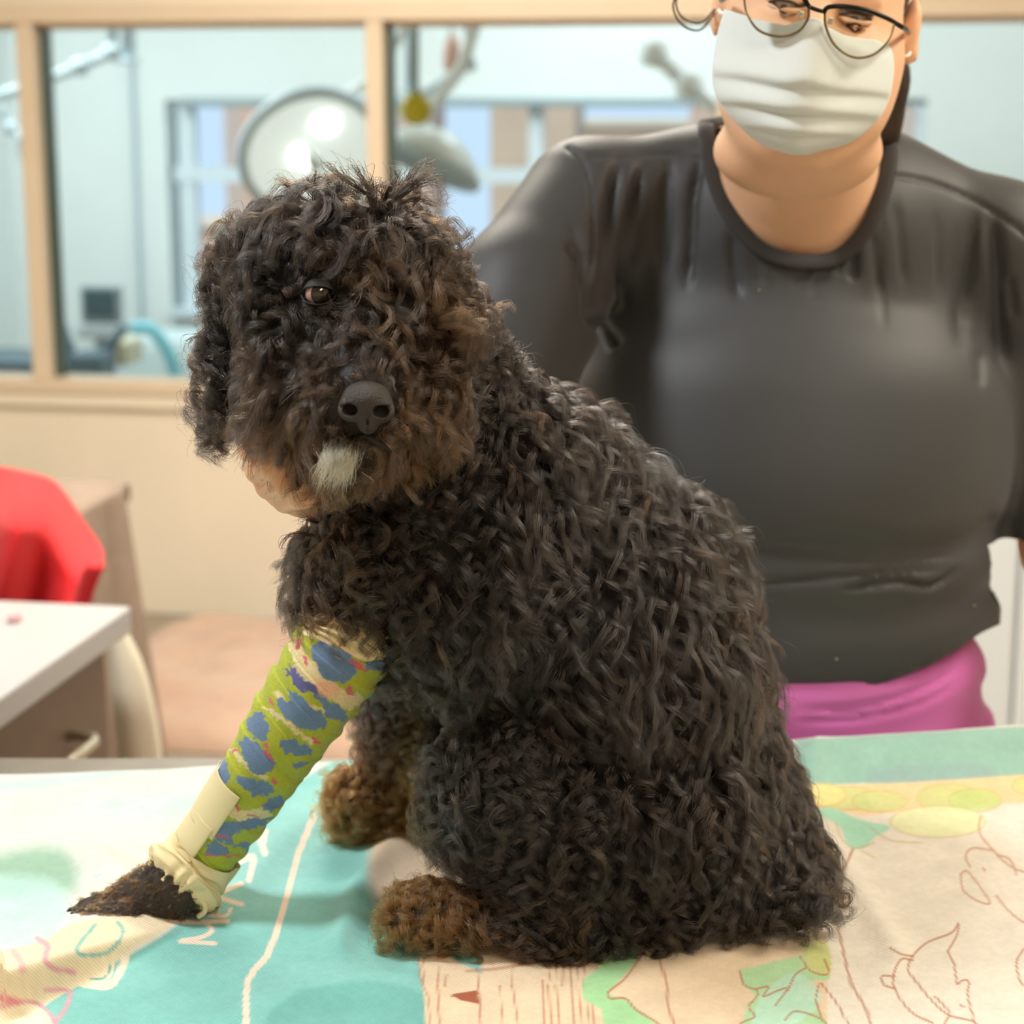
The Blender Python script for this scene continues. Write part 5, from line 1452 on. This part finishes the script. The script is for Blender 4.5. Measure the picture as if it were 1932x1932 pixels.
# other hand: resting on the table edge, outside the frame
pal2 = T(2120, 1480, TZ + 0.036)
f2 = []
for k in range(4):
    a_ = Vector((0.006 * k - 0.01, -0.03 - 0.0, 0))
    k0 = pal2 + Vector((-0.030 + 0.019 * k, -0.040 + 0.004 * abs(k - 1.5), 0.002)); k1 = k0 + Vector((-0.003, -0.030, 0.002)); k2 = k1 + Vector((-0.002, -0.022, -0.006)); k3 = k2 + Vector((0, -0.014, -0.009))
    f2.append([(k0, 0.0105), (k1, 0.0095), (k2, 0.0088), (k3, 0.0075)])
th2 = [(pal2 + Vector((-0.02, 0.005, 0)), 0.014), (pal2 + Vector((-0.048, -0.012, 0)), 0.012), (pal2 + Vector((-0.060, -0.038, -0.003)), 0.009)]
plist = [p for c in f2 for p, _ in c] + [WR2, pal2]
lo2 = np.min([tuple(p) for p in plist], 0) - 0.06; hi2 = np.max([tuple(p) for p in plist], 0) + 0.06
fh = Field(lo2, hi2, 0.0026); hand(fh, WR2, pal2, f2, th2)
V3, Q3 = fh.nets(); del fh
Va = np.concatenate([V, V2, V3]); Qa = np.concatenate([Q, Q2 + len(V), Q3 + len(V) + len(V2)])
obj('body', np_mesh('body', Va, Qa), M_body, per)

# ------------------------------------------------------------------ shirt
g = 0.0065
fs = Field((-0.26, 1.62, 0.82), (0.76, 2.26, 1.58), 0.0042)
torso(fs, g, 0.035)
fs.cone(ARM_L[0], ARM_L[1], 0.062 + g, 0.070 + g, 0.03); fs.cone(ARM_L[1], ARM_L[2] , 0.070 + g, 0.062 + g, 0.02)
fs.cone(ARM_R[0], ARM_R[1], 0.058 + g, 0.061 + g, 0.03); fs.cone(ARM_R[1], ARM_R[2], 0.060 + g, 0.052 + g, 0.02)
fs.ell((0.285, 2.02, 0.90), (0.206, 0.156, 0.10), 0.03)
Vs, Qs = fs.nets(); del fs
Ns = vnormals(Vs, Qs)
U, W = proj(Vs)
front = Ns[:, 1] < 0.25
neck_px = sm([(1338, 190), (1348, 300), (1378, 385), (1430, 450), (1480, 476), (1535, 484), (1580, 472), (1625, 425), (1655, 360), (1668, 300), (1664, 250), (1650, 190)], 6)
neck_out = sm([(1330, 205), (1338, 300), (1368, 392), (1422, 460), (1475, 487), (1535, 494), (1586, 482), (1635, 432), (1664, 362), (1677, 300), (1672, 258), (1660, 190)], 6)
neck_poly = neck_out + [(1660, -100), (1330, -100)]
cut = front & in_poly(U, W, neck_poly)
cut |= (np.hypot(Vs[:, 0] - 0.27, Vs[:, 1] - 1.985) < 0.083) & (Vs[:, 2] > 1.37) & ~front
# hem: open below a curved line
hem_px = sm([(900, 1280), (1300, 1310), (1500, 1311), (1620, 1300), (1720, 1270), (1800, 1230), (1860, 1190), (1960, 1150)], 6)
hemy = np.interp(U, [p[0] for p in hem_px], [p[1] for p in hem_px])
cut |= (W > hemy) & (Vs[:, 2] < 1.05) & (np.abs(Vs[:, 0] - 0.285) < 0.27) & (Vs[:, 1] > 1.78)
# grooves and folds, measured in the photo
def groove(pts, w, dep, tp=True):
    global Vs
    pp = sm(pts, 6)
    d = dist_poly(U, W, pp)
    m = front & (d < w * 3)
    t = np.ones(m.sum())
    if tp:   # fade at both ends
        a_, b_ = np.array(pp[0]), np.array(pp[-1])
        ext = np.hypot(*(b_ - a_)); q = np.clip(((U[m] - a_[0]) * (b_ - a_)[0] + (W[m] - a_[1]) * (b_ - a_)[1]) / ext ** 2, 0, 1)
        t = np.clip(np.minimum(q, 1 - q) * 5 + 0.15, 0, 1)
    disp[m] -= dep * t * np.exp(-(d[m] / w) ** 2)
disp = np.zeros(len(Vs))
for a_ in (([(1168, 300), (1152, 400), (1150, 500), (1122, 600)], 12, 0.015), ([(1212, 310), (1190, 420), (1178, 520), (1174, 590)], 9, 0.013),
           ([(1262, 300), (1255, 400), (1248, 520)], 10, 0.006), ([(1322, 300), (1305, 380), (1300, 480), (1296, 540)], 9, 0.009),
           ([(1378, 440), (1385, 500), (1392, 560)], 9, 0.006), ([(1425, 490), (1432, 540)], 8, 0.003),
           ([(1075, 420), (1110, 500)], 9, 0.004), ([(1070, 455), (1112, 530)], 9, 0.006), ([(1100, 470), (1118, 620)], 12, 0.010),
           ([(1120, 600), (1165, 655)], 12, 0.010), ([(1540, 490), (1500, 545)], 7, 0.003), ([(1575, 488), (1530, 560)], 7, 0.003),
           ([(1590, 480), (1582, 520)], 7, 0.005), ([(1612, 470), (1610, 530)], 8, 0.008), ([(1645, 430), (1655, 510), (1660, 560)], 7, 0.004),
           ([(1690, 380), (1700, 470), (1705, 540)], 9, 0.003), ([(1838, 400), (1830, 480), (1815, 570), (1812, 650)], 12, 0.006), ([(1870, 400), (1880, 500), (1882, 600), (1895, 690)], 14, 0.010),
           ([(1905, 520), (1912, 600)], 8, 0.006), ([(1850, 660), (1852, 730)], 10, 0.004), ([(1660, 340), (1662, 500), (1668, 620)], 7, 0.002), ([(1768, 400), (1770, 560)], 8, 0.002),
           ([(1400, 1105), (1560, 1092), (1700, 1082), (1800, 1075)], 7, 0.006), ([(1590, 1112), (1700, 1100), (1760, 1105), (1815, 1075)], 6, 0.009), ([(1560, 1065), (1700, 1066), (1820, 1050)], 7, 0.004)):
    groove(*a_)
def seam(pts, w=3.0, dep=0.0035): groove(pts, w, dep, False)
seam([(1072, 278), (1095, 300), (1112, 350), (1122, 440), (1118, 560)], 4.5, 0.004)
seam([(1108, 296), (1200, 292), (1340, 286)], 4.0, 0.003)
seam([(1680, 328), (1760, 345), (1840, 378), (1900, 415), (1932, 440), (1980, 480)], 4.5, 0.004)
# softly rounded crease under the bust
dd = dist_poly(U, W, sm([(1150, 1010), (1400, 1040), (1650, 1045), (1800, 1035), (1880, 1000)], 6)); disp -= np.where(front, 0.010 * np.exp(-(dd / 30) ** 2), 0)
Vs = Vs + Ns * disp[:, None]
_, W9 = proj(Vs)
edge = (np.abs(W - hemy) < 16) & (Vs[:, 2] < 1.05) & (Vs[:, 1] > 1.78)
lastrow = edge & ~cut
Vs[edge, 2] += ((W9 - hemy) / F_PX * 1.98 * (W9 > hemy - 14))[edge]
keepf = ~(cut[Qs].any(1))
# sleeves end below the elbows
eL = np.array(tuple(ARM_L[2])); dL = eL - np.array(tuple(ARM_L[1])); dL /= np.linalg.norm(dL)
eR = np.array(tuple(ARM_R[2])); dR = np.array((0, 0, -1.0))
inL = (((Vs - eL) @ dL) > 0.0) & (np.linalg.norm(Vs - eL, axis=1) < 0.10)
inR = (((Vs - eR) @ dR) > 0.005) & (np.linalg.norm(Vs - eR, axis=1) < 0.10)
keepf &= ~(inL[Qs].any(1) | inR[Qs].any(1))
Vk, Qk = prune(Vs, Qs, keepf)
sh = obj('shirt', np_mesh('shirt', Vk, Qk), M_shirt, per)
sh['label'] = 'dark grey t-shirt'
# collar band following the neckline on the shirt front
from mathutils.bvhtree import BVHTree
bvh = BVHTree.FromPolygons(Vs.tolist(), Qs.tolist())
cen_ = []
for x, y in neck_out[:-4]:
    o_ = Vector((0, 0, CAM_Z)); hit = bvh.ray_cast(o_, Vector(ray(x, y)).normalized())
    if hit[0] is not None and hit[0].y < 2.12: cen_.append(hit[0] + Vector((0, -0.0025, 0)))
lst = []
pts = np.array([tuple(p) for p in cen_])
ks = np.ones(5) / 5
for j in range(3):
    pts[2:-2, j] = np.convolve(pts[:, j], ks, 'valid')
back = []
p0, p1 = pts[0], pts[-1]
for a_ in np.linspace(0.1, 0.9, 9):
    q = p1 * (1 - a_) + p0 * a_; q = q + np.array([0, 0.075 * math.sin(a_ * math.pi), 0.012 * math.sin(a_ * math.pi)]); back.append(q)
ring = spline(np.concatenate([pts, np.array(back), pts[:1]]), 140)
lst = [tube_arrays(ring, 0.0088, 12, True, 0.40, (0, -1, 0.2))]
Vc_, Fc_ = lst[0]
obj('collar', arrays_mesh('collar', lst), M_collar, sh)
# pale lint dots on the shirt
M_lint = mat('tan_lint', (0.45, 0.36, 0.22), 0.8)
for x, y in ((1578, 1243), (1432, 548), (1838, 1142)):
    hit = bvh.ray_cast(Vector((0, 0, CAM_Z)), Vector(ray(x, y)).normalized())
    if hit[0] is not None:
        lathe('lint', [(0, -0.001), (0.0018, 0), (0, 0.0012)], hit[0] + Vector((0, -0.001, 0)), M_lint, sh, 8)

# ------------------------------------------------------------------ pink trousers
fp = Field((0.03, 1.80, 0.04), (0.56, 2.26, 1.02), 0.005)
fp.ell((0.285, 2.035, 0.84), (0.216, 0.160, 0.17), 0.03)
fp.ell(P(1490, 1375, 1.985), (0.222, 0.150, 0.110), 0.02)
fp.ell(P(1490, 1255, 1.985), (0.210, 0.146, 0.090), 0.02)
for sx in (-1, 1):
    fp.cone((0.285 + sx * 0.10, 2.04, 0.80), (0.285 + sx * 0.11, 2.02, 0.48), 0.115, 0.085, 0.03)
    fp.cone((0.285 + sx * 0.11, 2.02, 0.48), (0.285 + sx * 0.11, 2.05, 0.10), 0.085, 0.075, 0.02)
Vq, Qq = fp.nets(); del fp
Nq = vnormals(Vq, Qq); U, W = proj(Vq); front = Nq[:, 1] < 0.3; disp = np.zeros(len(Vq))
Vs_keep = Vs
for a_ in (([(1500, 1340), (1620, 1335), (1740, 1300), (1840, 1240)], 7, 0.006), ([(1500, 1362), (1640, 1352), (1760, 1318), (1835, 1262)], 6, 0.004), ([(1848, 1250), (1862, 1330), (1858, 1400)], 6, 0.003)):
    groove(*a_)
Vq = Vq + Nq * disp[:, None]
kq = (Vq[:, 2] > 0.09) & (Vq[:, 2] < 1.03)
Vq, Qq = prune(Vq, Qq, kq[Qq].all(1))
pt = obj('trousers', np_mesh('trousers', Vq, Qq), M_pants, per); pt['label'] = 'orchid pink trousers'
M_shoe = mat('white_shoe', (0.7, 0.7, 0.7), 0.5)
for sx in (-1, 1):
    fsx = Field((0.285 + sx * 0.115 - 0.08, 1.84, 0.0), (0.285 + sx * 0.115 + 0.08, 2.14, 0.13), 0.005)
    fsx.cone((0.285 + sx * 0.11, 2.07, 0.05), (0.285 + sx * 0.12, 1.91, 0.042), 0.048, 0.040, 0.02); fsx.below(0.004)
    v_, q_ = fsx.nets(); obj('shoe', np_mesh('shoe', v_, q_), M_shoe, per)

# ------------------------------------------------------------------ face mask
bvb = BVHTree.FromPolygons(V.tolist(), Q.tolist())
M_mask = mat('pale_blue_face_mask', (0.76, 0.82, 0.81), 0.75, sheen=0.3, bump=0.15, bscale=600, bdist=0.0003)
left = sm([(1368, 18), (1352, 80), (1346, 150), (1360, 195), (1395, 235), (1440, 272), (1490, 290)], 10)
right = sm([(1672, 78), (1684, 110), (1682, 160), (1668, 205), (1640, 240), (1600, 268), (1530, 290)], 10)
na, nb = 90, 100
def rs_(pl, n):
    pl = np.array(pl); s_ = np.concatenate([[0], np.cumsum(np.hypot(*np.diff(pl, axis=0).T))]); s_ /= s_[-1]
    t = np.linspace(0, 1, n); return np.stack([np.interp(t, s_, pl[:, 0]), np.interp(t, s_, pl[:, 1])], -1)
Lp, Rp = rs_(left, nb), rs_(right, nb)
Vm = np.zeros((nb, na, 3))
for j in range(nb):
    b_ = j / (nb - 1)
    for i in range(na):
        a_ = i / (na - 1)
        x = Lp[j, 0] * (1 - a_) + Rp[j, 0] * a_; y = Lp[j, 1] * (1 - a_) + Rp[j, 1] * a_
        # top edge rises over the nose, bottom edge sags under the chin
        y += (1 - b_) ** 3 * (-26 * math.exp(-((a_ - 0.55) / 0.12) ** 2) + 10 * math.sin(a_ * math.pi))
        ac = (a_ - 0.5) * 2
        ang = ac * 1.12
        Yv = 1.738 - 0.088 * math.cos(ang) ** 0.8 - 0.006 * math.sin(b_ * math.pi)
        Yv -= 0.015 * math.exp(-((a_ - 0.52) / 0.21) ** 2) * math.exp(-((b_ - 0.30) / 0.28) ** 2)
        Yv += 0.030 * max(0, b_ - 0.72) ** 1.5 * 4
        # pleats: three steps running across, fading at the sides
        cc = b_ + 0.010 * math.sin(a_ * 9)
        for c0_, d0 in ((0.36, 0.0046), (0.52, 0.0052), (0.70, 0.0040)):
            t_ = (cc - c0_) / 0.03
            Yv += d0 * (0.4 + 0.6 * math.sin(a_ * math.pi)) * (1 / (1 + math.exp(-t_ * 3)) - 0.5) * math.exp(-((cc - c0_) / 0.10) ** 2) * 2
        Vm[j, i] = P(x, y, Yv)
Vm = Vm.reshape(-1, 3)
I = np.arange(nb - 1)[:, None] * na; J = np.arange(na - 1)[None, :]
Fm = np.stack([I + J, I + na + J, I + na + J + 1, I + J + 1], -1).reshape(-1, 4)
mk = obj('face_mask', np_mesh('face_mask', Vm, Fm), M_mask, per)
md = mk.modifiers.new('t', 'SOLIDIFY'); md.thickness = 0.0012; md.offset = 1
mk['label'] = 'pale blue pleated face mask'
tube('ear_loop', spline([P(1672, 90, 1.700), P(1695, 101, 1.735), P(1714, 104, 1.775), P(1722, 70, 1.80)], 14), 0.0019, mat('white_elastic', (0.85, 0.83, 0.78), 0.7), mk, 8, 0.6)
tube('ear_loop', spline([P(1368, 26, 1.705), P(1360, 24, 1.75), P(1356, 18, 1.79)], 10), 0.0016, bpy.data.materials['white_elastic'], mk, 8)

# ------------------------------------------------------------------ eyes, lashes and brows, glasses
M_ew = mat('eye_white', (0.75, 0.70, 0.66), 0.2); M_ei = mat('dark_brown_iris', (0.035, 0.02, 0.012), 0.1, coat=1.0)
M_lash = mat('dark_lashes', (0.04, 0.02, 0.012), 0.6)
for (x, y) in ((1478, 8), (1611, 32)):
    c = P(x, y, 1.702)
    e = lathe('eye', sph(0.0125), c, M_ew, per, 24)
    q = Vector((-0.25, -1, -0.55)).to_track_quat('Z', 'Y').to_matrix().to_4x4()
    lathe('iris', [(0.0129 * math.sin(t), 0.0129 * math.cos(t)) for t in np.linspace(1e-3, 0.5, 8)], c, M_ei, e, 20, q)
    for s_, z0 in ((1, 0.0042), (-1, -0.0052)):
        pts = [c + Vector((math.sin(t) * 0.0145, -0.0125 * math.cos(t) - 0.0008, z0 * math.cos(t) - 0.0026 * math.sin(t))) for t in np.linspace(-1.2, 1.2, 12)]
        tube('eyelid', pts, 0.0032 if s_ > 0 else 0.0026, M_body, per, 8)
        if s_ > 0: tube('lashes', [p + Vector((0, -0.0030, -0.0022)) for p in pts], 0.0011, M_lash, per, 6)
gl = 1.634
M_rim = mat('black_metal_rim', (0.012, 0.010, 0.010), 0.3, metal=0.6)
M_thin = mat('thin_bronze_rim', (0.25, 0.19, 0.10), 0.35, metal=0.8)
M_lens, N, L, b = new_mat('glasses_lens')
b.inputs['Base Color'].default_value = (0.97, 0.97, 0.93, 1); b.inputs['Roughness'].default_value = 0; b.inputs['Transmission Weight'].default_value = 1; b.inputs['IOR'].default_value = 1.06
def tb(name, pts, r, m, par, n=40):
    return tube(name, spline([P(*p) for p in pts], n), r, m, par, 8)
gs_ = empty('glasses', P(1540, 20, gl), 'half rim glasses with dark upper rims worn above the face mask', 'glasses')
tb('upper_rim', [(1554, 24, gl + 0.002), (1562, 14, gl), (1590, 12, gl), (1630, 18, gl + 0.004), (1668, 32, gl + 0.012), (1700, 50, gl + 0.025)], 0.0021, M_rim, gs_)
tb('lower_rim', [(1556, 24, gl + 0.002), (1558, 50, gl + 0.002), (1575, 85, gl + 0.003), (1610, 108, gl + 0.006), (1648, 103, gl + 0.010), (1676, 76, gl + 0.016), (1686, 48, gl + 0.018)], 0.0011, M_thin, gs_)
tb('upper_rim', [(1526, 12, gl + 0.002), (1512, -8, gl), (1480, -22, gl), (1440, -24, gl + 0.006), (1405, -20, gl + 0.015)], 0.0021, M_rim, gs_)
tb('lower_rim', [(1526, 12, gl + 0.002), (1524, 36, gl + 0.002), (1505, 60, gl + 0.003), (1470, 69, gl + 0.004), (1430, 56, gl + 0.009), (1408, 20, gl + 0.014), (1404, -16, gl + 0.015)], 0.0011, M_thin, gs_)
tb('bridge', [(1526, 12, gl + 0.002), (1534, 16, gl - 0.001), (1546, 20, gl - 0.001), (1556, 22, gl + 0.002)], 0.0018, M_rim, gs_)
tb('temple', [(1700, 50, gl + 0.025), (1710, 56, gl + 0.06), (1714, 62, gl + 0.12)], 0.0022, M_rim, gs_)
tb('temple', [(1405, -18, gl + 0.015), (1376, -10, gl + 0.04), (1362, 0, gl + 0.12)], 0.0026, M_rim, gs_)
tb('nose_pad', [(1512, 22, gl + 0.006), (1508, 32, gl + 0.008)], 0.0024, mat('clear_nose_pad', (0.8, 0.75, 0.6), 0.2), gs_)
tb('nose_pad', [(1568, 34, gl + 0.006), (1566, 44, gl + 0.008)], 0.0024, bpy.data.materials['clear_nose_pad'], gs_)
for outl in ([(1554, 24), (1562, 14), (1590, 12), (1630, 18), (1668, 32), (1688, 46), (1676, 76), (1648, 103), (1610, 108), (1575, 85), (1558, 50)],
             [(1526, 12), (1512, -8), (1480, -22), (1440, -24), (1405, -20), (1408, 20), (1430, 56), (1470, 69), (1505, 60), (1524, 36)]):
    o2 = sm(outl + [outl[0]], 4)[:-1]
    cx_ = sum(p[0] for p in o2) / len(o2); cy_ = sum(p[1] for p in o2) / len(o2)
    Vl = []; 
    for r_ in (0.0, 0.35, 0.7, 1.0):
        for x, y in o2:
            X_ = cx_ + (x - cx_) * r_; Y_ = cy_ + (y - cy_) * r_
            dpt = gl + 0.002 + 0.014 * (abs(X_ - 1540) / 150) ** 2
            Vl.append(tuple(P(X_, Y_, dpt - 0.002 * (1 - r_ * r_))))
    n_ = len(o2); I = np.arange(3)[:, None] * n_; J = np.arange(n_)[None]; J2 = (J + 1) % n_
    Fl = np.stack([I + J, I + J2, I + n_ + J2, I + n_ + J], -1).reshape(-1, 4)
    lo_ = obj('lens', np_mesh('lens', np.array(Vl), Fl), M_lens, gs_)
    md = lo_.modifiers.new('t', 'SOLIDIFY'); md.thickness = 0.0012

# ------------------------------------------------------------------ hair
M_hr = mat('dark_brown_hair', (0.035, 0.020, 0.012), 0.5, bump=0.6, bscale=400, bdist=0.001)
fhh = Field(np.array(tuple(HC)) - 0.16, np.array(tuple(HC)) + np.array((0.16, 0.16, 0.16)), 0.004)
fhh.ell(HC + Vector((0, 0.018, 0.012)), (0.092, 0.100, 0.106), 0.01, Rh)
fhh.ell(HC + Vector((-0.01, -0.075, -0.045)), (0.085, 0.075, 0.075), 0.012, Rh, sub=True)
fhh.ell(HC + Vector((0.02, 0.115, -0.02)), (0.045, 0.035, 0.045), 0.01)
vh, qh = fhh.nets(); hp = obj('hair', np_mesh('hair', vh, qh), M_hr, per)
tube('ponytail', spline([HC + Vector((0.03, 0.125, -0.02)), P(1668, 120, 1.93), P(1672, 200, 1.95), P(1666, 262, 1.97), P(1655, 330, 2.06)], 24), np.interp(np.linspace(0, 1, 24), [0, .3, .8, 1], [.02, .022, .016, .006]), M_hr, hp, 12)
for k_, pl in enumerate(([(1352, 14, 1.79), (1320, 44, 1.78), (1285, 30, 1.77), (1276, 0, 1.77), (1296, -22, 1.77), (1330, -30, 1.78)], [(1350, 22, 1.79), (1322, 56, 1.78), (1288, 48, 1.77), (1270, 14, 1.77), (1280, -20, 1.77)])):
    tube('loose_strand', spline([P(*p) for p in pl], 30), 0.0009, M_hr, hp, 6)
